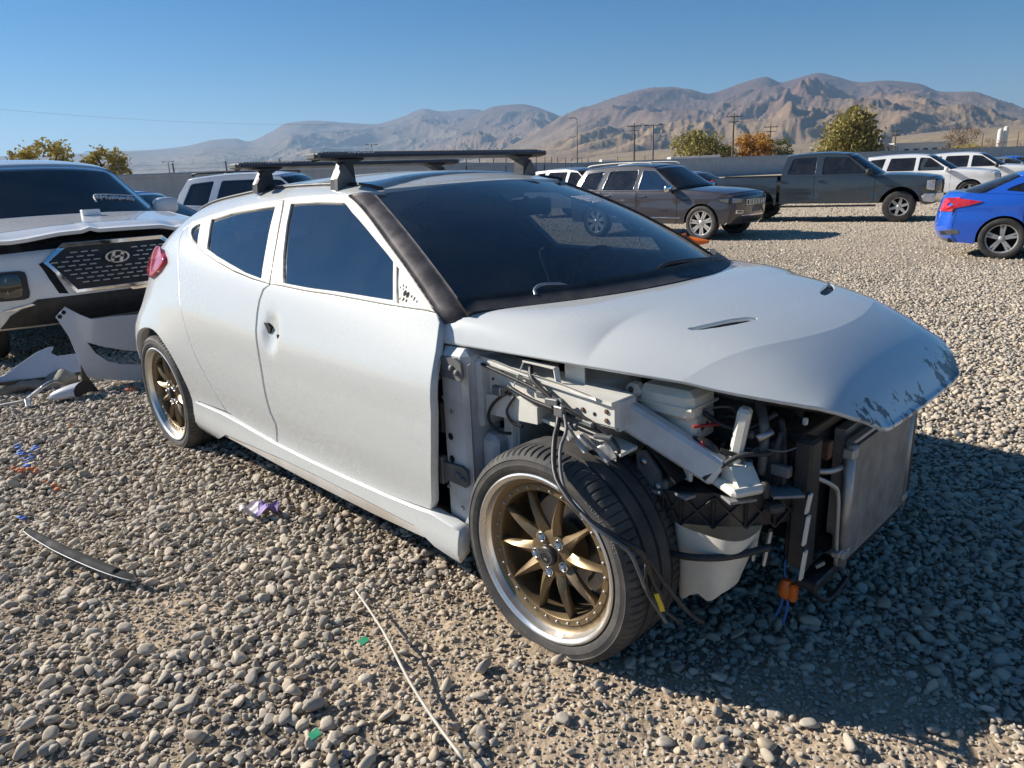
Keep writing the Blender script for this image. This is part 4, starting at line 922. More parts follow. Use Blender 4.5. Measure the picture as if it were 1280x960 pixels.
# clutter: wires, clips, small brackets and bolts in the bay
rgc = np.random.default_rng(21)
for k in range(16):
    a0 = V3((rgc.uniform(.20, .40), rgc.uniform(-.62, -.45), rgc.uniform(.55, .76))); a3 = V3((rgc.uniform(.38, .54), rgc.uniform(-.56, -.30), rgc.uniform(.50, .74))); m1 = (a0*2+a3)/3+rgc.normal(0, .035, 3); m2 = (a0+a3*2)/3+rgc.normal(0, .035, 3)
    mb, fin = part('wire', ['black_plastic', 'engine_dark', 'grey_plastic', 'black_plastic', 'red_wire'][k % 5]); mb.tube([a0, m1, m2, a3], rgc.uniform(.0025, .007), 6, sub=5); fin()
for k in range(14):
    c_ = V3((rgc.uniform(.30, .54), rgc.uniform(-.56, -.32), rgc.uniform(.50, .72))); mb, fin = part('fitting', ['engine_dark', 'grey_plastic', 'steel', 'black_plastic', 'engine_dark', 'rust', 'white_vinyl'][k % 7]); mb.box(c_, rgc.uniform(.012, .045, 3), rgc.uniform(0, 3), .25); fin()
for x, z, y in ((-.44, .80, -.8145), (-.44, .70, -.8145), (-.44, .40, -.8145), (-.38, .34, -.8145), (-.40, .66, -.8145)): mb = MB(); mb.lathe([(0, y-.004), (.006, y-.0035), (.0075, y)], (x, 0, z), n=6, smooth=False); mb.build('bolt', 'steel', hp)
for x, z in ((-.42, .80), (-.25, .79), (-.22, .73), (.06, .74), (.14, .725), (.14, .75)): mb = MB(); y = -.7362 if x < -.15 else -.7425; mb.lathe([(0, y-.004), (.006, y-.0035), (.0075, y)], (x, 0, z), n=6, smooth=False); mb.build('bolt', 'rust', rail)
for c_, s_, rz in (((-.06, -.764, .765), (.05, .016, .022), .1), ((.09, -.765, .715), (.06, .014, .016), -.2), ((-.24, -.766, .745), (.045, .02, .03), .0), ((.15, -.77, .69), (.05, .02, .012), .3), ((.03, -.775, .70), (.08, .012, .02), -.1)):
    mb, fin = part('loom_clip', ['grey_plastic', 'steel', 'plastic_white'][int(abs(c_[0])*100) % 3]); mb.box(c_, s_, rz, .25); fin()
mb, fin = part('torn_bracket', 'aluminium'); mb.sheet(lambda U, W_: np.stack([.02+.16*U, -.765-.012*np.sin(U*5), .70-.05*U-.035*W_+.012*np.sin(U*17+W_*4)], -1), 14, 3, .002); fin()
mb, fin = part('seam_flange', 'bay_white'); mb.sheet(lambda U, W_: np.stack([-.50+.62*U, -.757-.004*np.sin(U*14)-.003*W_, .842-.062*U+.012*W_], -1), 24, 2, .002); fin()
mb, fin = part('seam_flange', 'jamb_white'); mb.sheet(lambda U, W_: np.stack([-.327+.0*U+.018*W_, -.79-.03*W_, .30+.52*U+.006*np.sin(U*19)], -1), 24, 2, .002); fin()
# loom hanging over the tyre
mb, fin = part('wiring_loom', 'black_plastic'); mb.tube([(-.13, -.74, .83), (-.10, -.765, .80), (-.02, -.77, .755), (.01, -.785, .715), (.04, -.84, .665), (.10, -.90, .60), (.21, -.93, .545), (.30, -.90, .50), (.34, -.86, .455), (.345, -.82, .36), (.36, -.80, .31)], .0075, 8); fin()
mb, fin = part('wiring_loom', 'grey_plastic'); mb.tube([(.0, -.765, .765), (.05, -.80, .70), (.07, -.85, .655), (.13, -.905, .585), (.235, -.935, .535), (.32, -.90, .48), (.33, -.86, .40), (.335, -.83, .33), (.37, -.80, .25)], .005, 8); fin()
mb, fin = part('wiring_loom', 'black_plastic'); mb.tube([(.34, -.85, .45), (.36, -.80, .36), (.40, -.75, .27), (.43, -.72, .235)], .006, 8); mb.tube([(.335, -.84, .42), (.34, -.83, .33), (.40, -.77, .24)], .005, 6); fin()
mb, fin = part('wiring_loom', 'black_plastic'); mb.tube([(-.46, -.752, .838), (-.30, -.762, .812), (-.12, -.765, .782), (.0, -.77, .755), (.12, -.765, .715), (.18, -.76, .68), (.19, -.755, .65)], .005, 6); mb.tube([(-.20, -.765, .765), (-.10, -.77, .742), (.03, -.768, .728), (.14, -.76, .70)], .006, 6); fin()
for pts in ([(-.21, -.752, .745), (-.265, -.765, .70), (-.285, -.77, .65), (-.25, -.765, .615), (-.215, -.745, .61)], [(-.185, -.755, .735), (-.21, -.765, .69), (-.195, -.76, .655), (-.16, -.75, .645)]): mb, fin = part('cable', 'black_plastic'); mb.tube(pts, .005, 6); fin()
mb, fin = part('connector', 'yellow_plastic'); mb.bar((.348, -.815, .335), (.362, -.805, .285), .018, .012); fin()
mb, fin = part('connector', 'steel'); mb.box((-.02, -.775, .755), (.04, .02, .02), R(10)); mb.box((.01, -.78, .735), (.03, .02, .03)); fin()
mb, fin = part('signal_bulb', 'orange_plastic'); mb.lathe([(0, .235), (.012, .232), (.020, .215), (.023, .19), (.016, .178), (0, .176)], (.495, -.385, 0), 'Z', n=12); mb.box((.517, -.385, .20), (.02, .03, .055), bev=.3); sb_ = fin(40)
mb = MB(); mb.tube([(.49, -.39, .18), (.487, -.392, .15), (.475, -.40, .11)], .004, 6); mb.tube([(.50, -.385, .18), (.505, -.392, .15), (.50, -.40, .10)], .004, 6); mb.tube([(.49, -.38, .23), (.48, -.37, .27), (.49, -.35, .30)], .003, 6); mb.build('wire', 'blue_wire', sb_)
mb, fin = part('cable_coil', 'black_plastic'); mb.tube([V3((.535, -.35, .26))+V3((.012*math.sin(a), .035*math.cos(a), .035*math.sin(a))) for a in np.linspace(0, 5*math.pi, 30)], .004, 6, sub=1); mb.tube([(.54, -.36, .235), (.56, -.33, .18), (.57, -.26, .14), (.58, -.16, .17)], .008, 8); fin()
mb, fin = part('connector', 'steel'); mb.bar((.55, -.335, .27), (.565, -.31, .28), .012); fin()
# underbody pan keeps daylight out
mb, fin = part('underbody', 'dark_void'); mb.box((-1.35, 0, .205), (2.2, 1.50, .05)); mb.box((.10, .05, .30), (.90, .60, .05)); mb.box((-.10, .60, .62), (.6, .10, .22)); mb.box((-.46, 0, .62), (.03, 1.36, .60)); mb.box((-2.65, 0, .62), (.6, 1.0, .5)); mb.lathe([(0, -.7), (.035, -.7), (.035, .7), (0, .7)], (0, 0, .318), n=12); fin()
# ---------------------------------------------------------------- other vehicles
def clip_poly(poly, x0, x1):
    def half(P, f, cut):
        out = []
        for i in range(len(P)):
            a, b = P[i], P[(i+1) % len(P)]; fa, fb = f(a), f(b)
            if fa >= 0: out.append(a)
            if (fa >= 0) != (fb >= 0): s = fa/(fa-fb); out.append((a[0]+(b[0]-a[0])*s, a[1]+(b[1]-a[1])*s))
        return out
    P = half(list(map(tuple, poly)), lambda p: p[0]-x0, x0); return half(P, lambda p: x1-p[0], x1) if len(P) > 2 else []
WHEELS = {}
def road_wheel(parent, loc, r, rim, n, mat, flip=1, width=.21, twin=False):
    key = (r, rim, n, mat, twin)
    if key not in WHEELS:
        w = empty('wheel'); mb = MB(); h = width/2
        mb.lathe([(rim*.97, -h*.85), (rim+.012, -h), (r*.9, -h*1.04), (r*.965, -h*.95), (r*.995, -h*.75), (r, -h*.3), (r, h*.3), (r*.995, h*.75), (r*.95, h), (rim, h*.9)], n=48); mb.build('tyre', 'rubber', w, 40)
        mb = MB(); mb.lathe([(rim*.98, -h*.86), (rim*1.0, -h*.95), (rim*.955, -h*.93), (rim*.93, -h*.8), (rim*.90, -h*.3), (rim*.9, h*.8)], n=40); rm = mb.build('rim', mat, w, 40)
        mb = MB(); mb.lathe([(0, h*.2), (rim*.9, h*.2)], n=24); mb.build('brake_backing', 'dark_void', w)
        mb = MB(); mb.lathe([(0, -h*.82), (rim*.14, -h*.82), (rim*.22, -h*.70), (rim*.25, -h*.3)], n=20); mb.build('hub', mat, w, 40)
        for k in range(n):
            a = 2*math.pi*k/n+.3
            if k == 0:
                mb = MB(); offs = (-.055, .055) if twin else (0,)
                for o_ in offs:
                    q = rim*(.9 if twin else 1.4); wdt = rim*(.15 if twin else 1.0*1.7/n)
                    V = [(rim*.18, -h*.74, -wdt*.6+o_*rim*.6), (rim*.18, -h*.74, wdt*.6+o_*rim*.6), (rim*.94, -h*.80, wdt*.5+o_*rim*2.2), (rim*.94, -h*.80, -wdt*.5+o_*rim*2.2), (rim*.18, -h*.3, -wdt*.6+o_*rim*.6), (rim*.18, -h*.3, wdt*.6+o_*rim*.6), (rim*.94, -h*.45, wdt*.4+o_*rim*2.2), (rim*.94, -h*.45, -wdt*.4+o_*rim*2.2)]
                    mb.add(V, [(0, 1, 2, 3), (4, 7, 6, 5), (0, 3, 7, 4), (1, 5, 6, 2), (3, 2, 6, 7)])
                s_ = mb.build('spoke', mat, rm); s0 = s_
            else: s_ = s0.copy(); COL.objects.link(s_)
            s_.rotation_euler = (0, -a, 0)
        WHEELS[key] = w; c = w; c.parent = parent; index_children()
    else: c = copy_tree(WHEELS[key], parent)
    c.location = loc; c.rotation_euler = (0, 0, 0 if flip > 0 else math.pi); return c
def soft(poly, r=.045):
    P = V3(poly); out = []; n = len(P)
    for i in range(n):
        a, b, c = P[i-1], P[i], P[(i+1) % n]; la, lc = np.linalg.norm(a-b), np.linalg.norm(c-b); k = min(r, .35*la, .35*lc); p0 = b+(a-b)/la*k; p1 = b+(c-b)/lc*k
        out += [p0, .25*p0+.5*b+.25*p1, p1]
    return np.array(out)
class Vehicle:
    def __init__(s, name, label, cat, loc, head, spec, group=None):
        s.sp = spec; s.root = empty(name, loc, head, label, cat, group); s.W = spec['W']; s.build()
    def Yf(s, x, z):
        sp = s.sp; x = np.asarray(x, float); z = np.asarray(z, float); xn, xt = sp['nose'], sp['tail']
        qf = np.clip((x-(xn-1.0))/1.0, 0, 1); qr = np.clip(((xt+.9)-x)/.9, 0, 1); belt = sp['belt_z']
        w = s.W*(1-sp.get('tf', .10)*qf**2-sp.get('tr', .07)*qr**2); w = w - .10*np.maximum(0, .62-z)**2*1.6 - .06*np.maximum(0, z-.62)**2
        sh = np.maximum(0, z-(belt-.05)); w = w - sp.get('tum', .34)*np.maximum(0, sh-.0)
        # pressed crease along the doors
        w = w - .010*np.exp(-((z-sp.get('crease', .72))/.05)**2); return w
    def F(s, x, z): x = np.asarray(x, float); z = np.asarray(z, float); return np.stack([x, -s.Yf(x, z), z], -1)
    def top(s, prof, plan, crown):
        C = curve([(x, 0, z) for x, z in prof], 5); n = len(C)
        d = np.concatenate([[0], np.cumsum(np.linalg.norm(np.diff(C, axis=0), axis=1))]); d /= d[-1]
        def f(u, v):
            v = np.clip(v, 0, 1); x = np.interp(v, d, C[:, 0]); z = np.interp(v, d, C[:, 2])
            pl = np.interp(v, [0, 1], plan) if hasattr(plan, '__len__') else plan; cr = np.interp(v, [0, 1], crown) if hasattr(crown, '__len__') else crown
            a = np.abs(u); xx = x-pl*a**3; zz = z-cr*a**2.5; return np.stack([xx, u*s.Yf(xx, zz), zz], -1)
        return f, C
    def part(s, name, f, mat, nu=16, nv=10, parent=None, thick=.012, inner=.0):
        mb = MB(); mb.sheet(lambda U, V: f(V*2-1, U), nv, nu, -thick); return mb.build(name, mat, parent or s.root)
    def sp_panel(s, name, poly, mat, parent=None, both=True, **k):
        k.setdefault('step', .14); k.setdefault('thick', .02); k.setdefault('lip', .004); o = panel(name, s.F, poly, mat, parent or s.root, sc=(1, 1), **k)
        if both and parent is None: s.mir.append(o)
        return o
    def front(s, u, z): f, C = s.fr; zz = np.clip(z, min(C[:, 2]), max(C[:, 2])); order = np.argsort(C[:, 2]); x = np.interp(zz, C[order, 2], C[order, 0]); pl = s.sp['plan_f']; a = np.abs(u); xx = x-pl*a**3; return np.stack([xx, u*s.Yf(xx, zz), np.asarray(z, float)-0*a], -1)
    def rear(s, u, z): f, C = s.rr; zz = np.clip(z, min(C[:, 2]), max(C[:, 2])); order = np.argsort(C[:, 2]); x = np.interp(zz, C[order, 2], C[order, 0]); pl = s.sp['plan_r']; a = np.abs(u); xx = x+pl*a**3; return np.stack([xx, u*s.Yf(xx, zz), np.asarray(z, float)], -1)
    def build(s):
        sp = s.sp; s.mir = []; P = sp['paint']; pf, pr = sp['plan_f'], sp['plan_r']
        # centre skins
        s.fr = s.top(sp['p_front'], (pf, pf), (0., sp.get('crown_h', .05)))
        s.bumper = s.part('front_bumper', s.fr[0], sp.get('bumper_mat', P))
        if sp.get('hood', True): f, _ = s.top(sp['p_hood'], (pf, .22), (sp.get('crown_h', .05), .06)); s.hood = s.part('hood', f, P, nu=20)
        f, _ = s.top(sp['p_screen'], (.22, .14), (.06, .05)); s.screen = s.part('windscreen', f, sp.get('glass', 'clear_glass'), thick=.005)
        f, _ = s.top(sp['p_roof'], (.14, -.06), (.05, .05)); s.roofo = s.part('roof', f, sp.get('roof_mat', P), nv=12)
        f, _ = s.top(sp['p_back'], (-.06, -pr), (.05, .03)); s.back = s.part('rear_glass', f, sp.get('back_mat', 'dark_glass'), thick=.006)
        s.rr = s.top(sp['p_rear'], (-pr, -pr), (.03, .0)); s.part('tailgate', s.rr[0], P)
        # side outlines, in (x, z)
        cr_ = sp.get('crown_h', .05)
        fr_e = [(x-pf, z-cr_*i/(len(sp['p_front'])-1)) for i, (x, z) in enumerate(sp['p_front'])]
        nH = len(sp['p_hood'])-1; ho_e = [(x-(pf+(.22-pf)*i/nH), z-(cr_+(.06-cr_)*i/nH)) for i, (x, z) in enumerate(sp['p_hood'])]
        re_e = [(x+pr, z-.03*(1-i/(len(sp['p_rear'])-1))) for i, (x, z) in enumerate(sp['p_rear'])]
        belt = sp['belt']
        body = fr_e + ho_e[1:] + belt + re_e
        zs = sp['sill']; low = []
        for wx, ra in sorted(sp['arches'], key=lambda a: a[0]):
            zc = sp['r']; low += [(wx-ra, zs)] if zs < zc else [(wx-ra, zs)]
            low += [(wx-ra*math.cos(a), zc+ra*math.sin(a)*sp.get('arch_h', 1.0)) for a in np.linspace(0, math.pi, 13)] + [(wx+ra, zs)]
        body = body + low
        cuts = sp['seams']; names = sp['panel_names']
        for (a, b), nm in zip(zip(cuts[:-1], cuts[1:]), names):
            q = clip_poly(body, a+.004, b-.004)
            if len(q) > 2: s.sp_panel(nm, q, sp.get('panel_mats', {}).get(nm, P))
        ws_e = [(x-(.22+(.14-.22)*i/(len(sp['p_screen'])-1)), z-.055) for i, (x, z) in enumerate(sp['p_screen'])]
        nR = len(sp['p_roof'])-1; rf_e = [(x-(.14-.20*i/nR), z-.05) for i, (x, z) in enumerate(sp['p_roof'])]
        nB = len(sp['p_back'])-1; bk_e = [(x+.06+(pr-.06)*i/nB, z-.05+.02*i/nB) for i, (x, z) in enumerate(sp['p_back'])]
        gh = ws_e + rf_e[1:] + bk_e[1:] + [(x, z+.004) for x, z in belt[::-1]]
        wins = sp['windows']
        s.gh = s.sp_panel('pillar_frame', gh, sp.get('pillar', P), holes=[soft(w) for w in wins], step=.12)
        for w, g in zip(wins, sp.get('wglass', ['dark_glass']*len(wins))):
            if g: s.sp_panel('side_window', inset(soft(w), -.008, (1, 1)), g, off=-.012, thick=.005, step=.15)
            mb = MB(); q = s.F(*soft(w).T)+V3((0, -.003, 0)); mb.tube(list(q)+[q[0]], .009, 5, sub=1, cap=False)
            if sp.get('win_trim'): o = mb.build('window_trim', sp['win_trim'], s.root); s.mir.append(o)
        for o in list(s.mir): mirror_copy(o, s.root)
        # dark inside, floor and arches
        mb = MB(); x0, x1 = sp['tail']+.25, sp['nose']-.25; mb.box(((x0+x1)/2, 0, (zs+.12+sp['belt_z']-.2)/2), (x1-x0, s.W*1.30, sp['belt_z']-.25-zs)); mb.box(((x0+x1)/2, 0, zs+.04), (x1-x0, s.W*1.7, .06)); mb.build('underbody', 'dark_void', s.root)
        for x in sp.get('seats', ()):
            for y in (-.38, .38): mb = MB(); mb.box((x, y, sp['belt_z']-.10), (.16, .46, .55), bev=.4); mb.box((x-.04, y, sp['belt_z']+.24), (.10, .26, .17), bev=.4); mb.build('seat', 'seat_cloth', s.root)
        for wx in sp['wheels']:
            for sd_ in (-1, 1):
                if (wx, sd_) in sp.get('no_wheel', ()): continue
                road_wheel(s.root, (wx, sd_*(s.W-.115), sp['r']), sp['r'], sp['rim'], sp.get('spokes', 5), sp.get('wheel_mat', 'steel'), -sd_, sp.get('tw', .23), sp.get('twin', False))
        for x, z in sp.get('handles', ()):
            q = s.F(x, z); mb = MB(); mb.box(q+V3((0, -.018, 0)), (.17, .022, .028), bev=.4); mb.box(q+V3((-.07, -.006, 0)), (.025, .02, .022)); mb.box(q+V3((.07, -.006, 0)), (.025, .02, .022)); mb.build('door_handle', sp.get('handle_mat', P), s.root)
        if 'mirror' in sp:
            x, z = sp['mirror']
            for sd_ in (-1, 1):
                q = s.F(x, z)*V3((1, -sd_, 1)); mb = MB(); c0 = q+V3((.0, sd_*.15, .06)); pw = lambda v, e: np.sign(v)*np.abs(v)**e; mb.grid(lambda U, V: c0+np.stack([.075*pw(np.cos((U-.5)*math.pi), .6)*pw(np.cos(V*2*math.pi), .7), .125*pw(np.cos((U-.5)*math.pi), .6)*pw(np.sin(V*2*math.pi), .7), .085*pw(np.sin((U-.5)*math.pi), .7)], -1), 12, 20); m_ = mb.build('door_mirror', sp.get('mirror_mat', P), s.root); mb = MB(); mb.bar(q, q+V3((0, sd_*.12, .0)), .05, .05); mb.build('mirror_arm', 'black_plastic', m_)
    def fpatch(s, name, poly, mat, parent=None, **k): k.setdefault('step', .08); return panel(name, s.front, poly, mat, parent or s.root, sc=(s.W, 1), out=(1, 0, 0), **k)
    def rpatch(s, name, poly, mat, parent=None, **k): k.setdefault('step', .08); return panel(name, s.rear, poly, mat, parent or s.root, sc=(s.W, 1), out=(-1, 0, 0), **k)
def gz(x, y): return float(ground_base(np.array(x), np.array(y)))
paint('blue_paint', (.012, .10, .55), rough=.25, dust=.06); paint('granite_paint', (.055, .050, .056), rough=.25, dust=.06, flake=.2); paint('slate_paint', (.032, .047, .062), rough=.25, dust=.10)
paint('clean_white', (.80, .80, .79), dust=.08); paint('silver_paint', (.24, .24, .25), dust=.2, flake=.4); paint('black_paint', (.015, .015, .018), dust=.2); paint('navy_paint', (.03, .06, .16), dust=.15)
# shared crossover / sedan outlines -------------------------------------------------
def suv_spec(**k):
    sp = dict(W=.95, nose=.95, tail=-3.85, belt_z=1.08, sill=.36, r=.37, rim=.245, plan_f=.22, plan_r=.14, paint='clean_white',
        p_front=[(.86, .30), (.94, .42), (.95, .70), (.92, .98), (.86, 1.06)], p_hood=[(.86, 1.06), (.45, 1.12), (.0, 1.17), (-.42, 1.20)],
        p_screen=[(-.42, 1.20), (-.85, 1.46), (-1.22, 1.68)], p_roof=[(-1.22, 1.68), (-1.8, 1.745), (-2.6, 1.74), (-3.45, 1.68)], p_back=[(-3.45, 1.68), (-3.66, 1.42), (-3.80, 1.10)], p_rear=[(-3.80, 1.10), (-3.85, .85), (-3.85, .55), (-3.78, .38)],
        belt=[(-1.2, 1.10), (-2.2, 1.11), (-3.2, 1.13), (-3.64, 1.13)], arches=[(0, .43), (-2.92, .43)], wheels=[0, -2.92],
        seams=[-4.2, -2.78, -1.72, -.62, 1.2], panel_names=['rear_quarter', 'rear_door', 'front_door', 'front_fender'],
        windows=[[(-.72, 1.13), (-1.32, 1.57), (-1.66, 1.60), (-1.70, 1.13)], [(-1.82, 1.13), (-1.78, 1.60), (-2.62, 1.60), (-2.74, 1.14)], [(-2.90, 1.15), (-2.78, 1.60), (-3.30, 1.56), (-3.46, 1.18)]],
        handles=[(-1.55, 1.0), (-2.58, 1.02)], mirror=(-.78, 1.10), seats=(-1.75, -2.6), spokes=5, crease=.8); sp.update(k); return sp
def shift(spec, keys, fx=1., fz=1.):
    for k_ in keys: spec[k_] = [(x*fx, z*fz) for x, z in spec[k_]]
    return spec
# 1. grey SUV beyond the windscreen
jx, jy = -7.76, 13.13
J = Vehicle('grey_suv', 'dark grey SUV with slotted grille parked behind the white hatchback', 'SUV', (jx, jy+.83, gz(jx, jy)), R(3), suv_spec(paint='granite_paint', W=.96, r=.385, rim=.275, spokes=7, twin=True, wheel_mat='polished', win_trim='chrome', handle_mat='chrome', mirror_mat='chrome', glass='clear_glass',
    p_front=[(.78, .34), (.86, .44), (.90, .70), (.90, .96), (.84, 1.04)], p_hood=[(.84, 1.04), (.45, 1.11), (.0, 1.15), (-.42, 1.18)], nose=.92, tail=-3.92, wglass=['side_glass', 'dark_glass', 'dark_glass'],
    seats=(-1.75, -2.6)))
gr = J.fpatch('grille', [(-.62, .90), (.62, .90), (.58, .74), (-.58, .74)], 'black_plastic', off=.004, thick=.01)
for k in range(7):
    u = -.50+k/6*1.0; p = [(u-.065, .885), (u+.065, .885), (u+.062, .755), (u-.062, .755)]; J.fpatch('grille_slot', p, 'polished', gr, holes=[[(u-.045, .872), (u+.045, .872), (u+.042, .768), (u-.042, .768)]], off=.014, thick=.012, step=.04)
for sd_ in (-1, 1):
    hl = J.fpatch('headlamp', [(sd_*.66, .92), (sd_*.99, .95), (sd_*1.0, .80), (sd_*.70, .80)][::sd_], 'lamp_glass', off=.012, thick=.02); J.fpatch('lamp_bowl', [(sd_*.69, .905), (sd_*.97, .93), (sd_*.97, .815), (sd_*.72, .815)][::sd_], 'polished', hl, off=.004, thick=.01)
    fl = J.fpatch('fog_lamp_frame', [(sd_*.62, .64), (sd_*.86, .66), (sd_*.86, .59), (sd_*.66, .58)][::sd_], 'chrome', off=.006); J.fpatch('fog_lamp', [(sd_*.65, .63), (sd_*.82, .645), (sd_*.82, .605), (sd_*.67, .60)][::sd_], 'black_plastic', fl, off=.010)
o = J.sp_panel('lamp_wrap', [(.66, .935), (.36, .925), (.44, .85), (.64, .81)], 'lamp_glass', off=.010, thick=.02, step=.06); o2 = J.sp_panel('lamp_housing', [(.65, .925), (.39, .915), (.46, .86), (.63, .82)], 'polished', off=.003, thick=.01, step=.06); mirror_copy(o, J.root); mirror_copy(o2, J.root)
J.fpatch('lower_intake', [(-.62, .50), (.62, .50), (.55, .39), (-.55, .39)], 'black_plastic', off=.006); J.fpatch('bumper_trim', [(-.66, .545), (.66, .545), (.66, .52), (-.66, .52)], 'chrome', off=.010); J.fpatch('plate_holder', [(-.24, .70), (.24, .70), (.24, .60), (-.24, .60)], 'grey_plastic', off=.006)
TV, TF = text_mesh('Jeep', .11); make('hood_badge', [J.front(float(x*.55), .985+float(y)*.7)+V3((.012, 0, 0)) for x, y, z in TV], TF, 'chrome', J.root)
TV, TF = text_mesh('GRAND CHEROKEE', .052); make('door_badge', [V3(J.F(-1.08+x, .66+y))+V3((0, -.006, 0)) for x, y, z in TV], TF, 'chrome', J.root)
mb = MB(); q = [V3(J.F(x, .50))+V3((0, -.006, 0)) for x in np.linspace(-.5, -2.4, 6)]; mb.tube(q, .016, 6, sub=1); mb.build('side_moulding', 'chrome', J.root)
for y in (-.66, .66): mb = MB(); mb.tube([(-1.45, y, 1.70), (-1.6, y, 1.765), (-2.4, y, 1.78), (-3.2, y, 1.745), (-3.35, y, 1.69)], .016, 6); mb.build('roof_rail', 'aluminium', J.root)
# 2. pickup
a = R(16); tx_, ty_ = -5.45, 19.15; W_ = .99
TR = dict(W=W_, nose=1.02, tail=-4.85, belt_z=1.22, sill=.50, r=.40, rim=.235, plan_f=.20, plan_r=.05, paint='slate_paint', tf=.06, tr=.02, tum=.26, crease=.78,
    p_front=[(.80, .44), (.95, .52), (1.0, .85), (.98, 1.08), (.92, 1.15)], p_hood=[(.92, 1.15), (.5, 1.22), (.0, 1.26), (-.42, 1.27)], p_screen=[(-.42, 1.27), (-.85, 1.57), (-1.18, 1.80)],
    p_roof=[(-1.18, 1.80), (-1.7, 1.87), (-2.4, 1.87), (-2.92, 1.83)], p_back=[(-2.92, 1.83), (-3.0, 1.55), (-3.05, 1.25)], p_rear=[(-3.05, 1.25), (-3.06, 1.0), (-3.06, .8), (-3.06, .52)],
    belt=[(-1.1, 1.22), (-2.0, 1.23), (-3.02, 1.24)], arches=[(0, .50)], wheels=[0, -3.65], no_wheel=((-3.65, -1),), arch_h=1.02,
    seams=[-3.2, -2.12, -.62, 1.3], panel_names=['rear_door', 'front_door', 'front_fender'], windows=[[(-.80, 1.27), (-1.30, 1.70), (-1.92, 1.73), (-1.95, 1.27)], [(-2.12, 1.28), (-2.10, 1.73), (-2.72, 1.72), (-2.85, 1.30)]],
    handles=[(-1.95, 1.10), (-2.95, 1.12)], handle_mat='black_plastic', mirror=(-.78, 1.25), mirror_mat='black_plastic', seats=(-1.6, -2.5), spokes=6, wheel_mat='aluminium', tw=.26)
PK = Vehicle('pickup_truck', 'dark slate crew cab pickup truck with damaged front corner and missing rear wheel', 'truck', (tx_-math.sin(a)*.87, ty_+math.cos(a)*.87, gz(tx_, ty_)), a, TR)
def bed_side():
    q = [(-3.10, .52), (-3.10, 1.235), (-4.90, 1.26), (-4.95, .9), (-4.93, .62), (-4.65, .58)] + [(-3.65-.50*math.cos(t_)*1.0, .42+.52*math.sin(t_)**.7) for t_ in np.linspace(0.02, math.pi-.02, 13)]
    o = PK.sp_panel('bed_side', q, 'slate_paint', step=.12); mirror_copy(o, PK.root)
bed_side()
mb = MB(); mb.box((-4.0, 0, .80), (1.75, 1.7, .06)); mb.box((-4.90, 0, 1.0), (.05, 1.75, .5)); mb.build('cargo_bed', 'dark_void', PK.root)
mb = MB(); mb.box((-4.98, 0, .60), (.14, 1.8, .18), bev=.3); mb.build('rear_bumper', 'chrome', PK.root)
for sd_ in (-1, 1): mb = MB(); mb.box((-4.90, sd_*.925, 1.02), (.10, .12, .40), bev=.3); mb.build('tail_lamp', 'red_lens', PK.root)
mb = MB(); mb.bar((-4.95, -.87, 1.255), (-3.12, -.87, 1.245), .06, .03); mb.bar((-4.95, .87, 1.255), (-3.12, .87, 1.245), .06, .03); mb.build('bed_rail', 'black_plastic', PK.root)
mb = MB(); mb.lathe([(0, -.75), (.05, -.75), (.05, .75), (0, .75)], (-3.65, 0, .42), n=12); mb.build('rear_axle', 'rust', PK.root)
for k in range(4): mb = MB(); z = .70+.11*k; PK.fpatch('grille_bar', [(-.60, z+.03), (.60, z+.03), (.60, z-.01), (-.60, z-.01)], 'black_plastic', off=.01)
PK.fpatch('bumper_face', [(-.98, .72), (.98, .72), (.96, .52), (-.96, .52)], 'polished', off=.03, thick=.04); PK.fpatch('grille', [(-.66, 1.06), (.66, 1.06), (.64, .74), (-.64, .74)], 'dark_void', off=.004)
for sd_ in (-1, 1): hl = PK.fpatch('headlamp', [(sd_*.70, 1.07), (sd_*1.0, 1.05), (sd_*1.0, .80), (sd_*.70, .78)][::sd_], 'lamp_glass', off=.014, thick=.02); PK.fpatch('lamp_bowl', [(sd_*.72, 1.05), (sd_*.98, 1.03), (sd_*.98, .82), (sd_*.72, .80)][::sd_], 'aluminium', hl, off=.004); PK.fpatch('turn_lens', [(sd_*.74, 1.03), (sd_*.84, 1.025), (sd_*.84, .96), (sd_*.74, .96)][::sd_], 'orange_plastic', hl, off=.010)
for nm, q, m_, of in (('lamp_wrap', [(.78, 1.06), (.60, 1.05), (.60, .83), (.78, .80)], 'polished', .008), ('bumper_end', [(.80, .72), (.56, .72), (.50, .64), (.56, .53), (.78, .50)], 'polished', .02), ('turn_lens', [(.75, 1.03), (.71, 1.027), (.71, .985), (.75, .985)], 'orange_plastic', .014)): o = PK.sp_panel(nm, q, m_, off=of, thick=.03, step=.06); mirror_copy(o, PK.root)
mb = MB(); mb.bar((-.55, -.96, .44), (-3.0, -.97, .44), .09, .05); mb.build('running_board', 'black_plastic', PK.root)
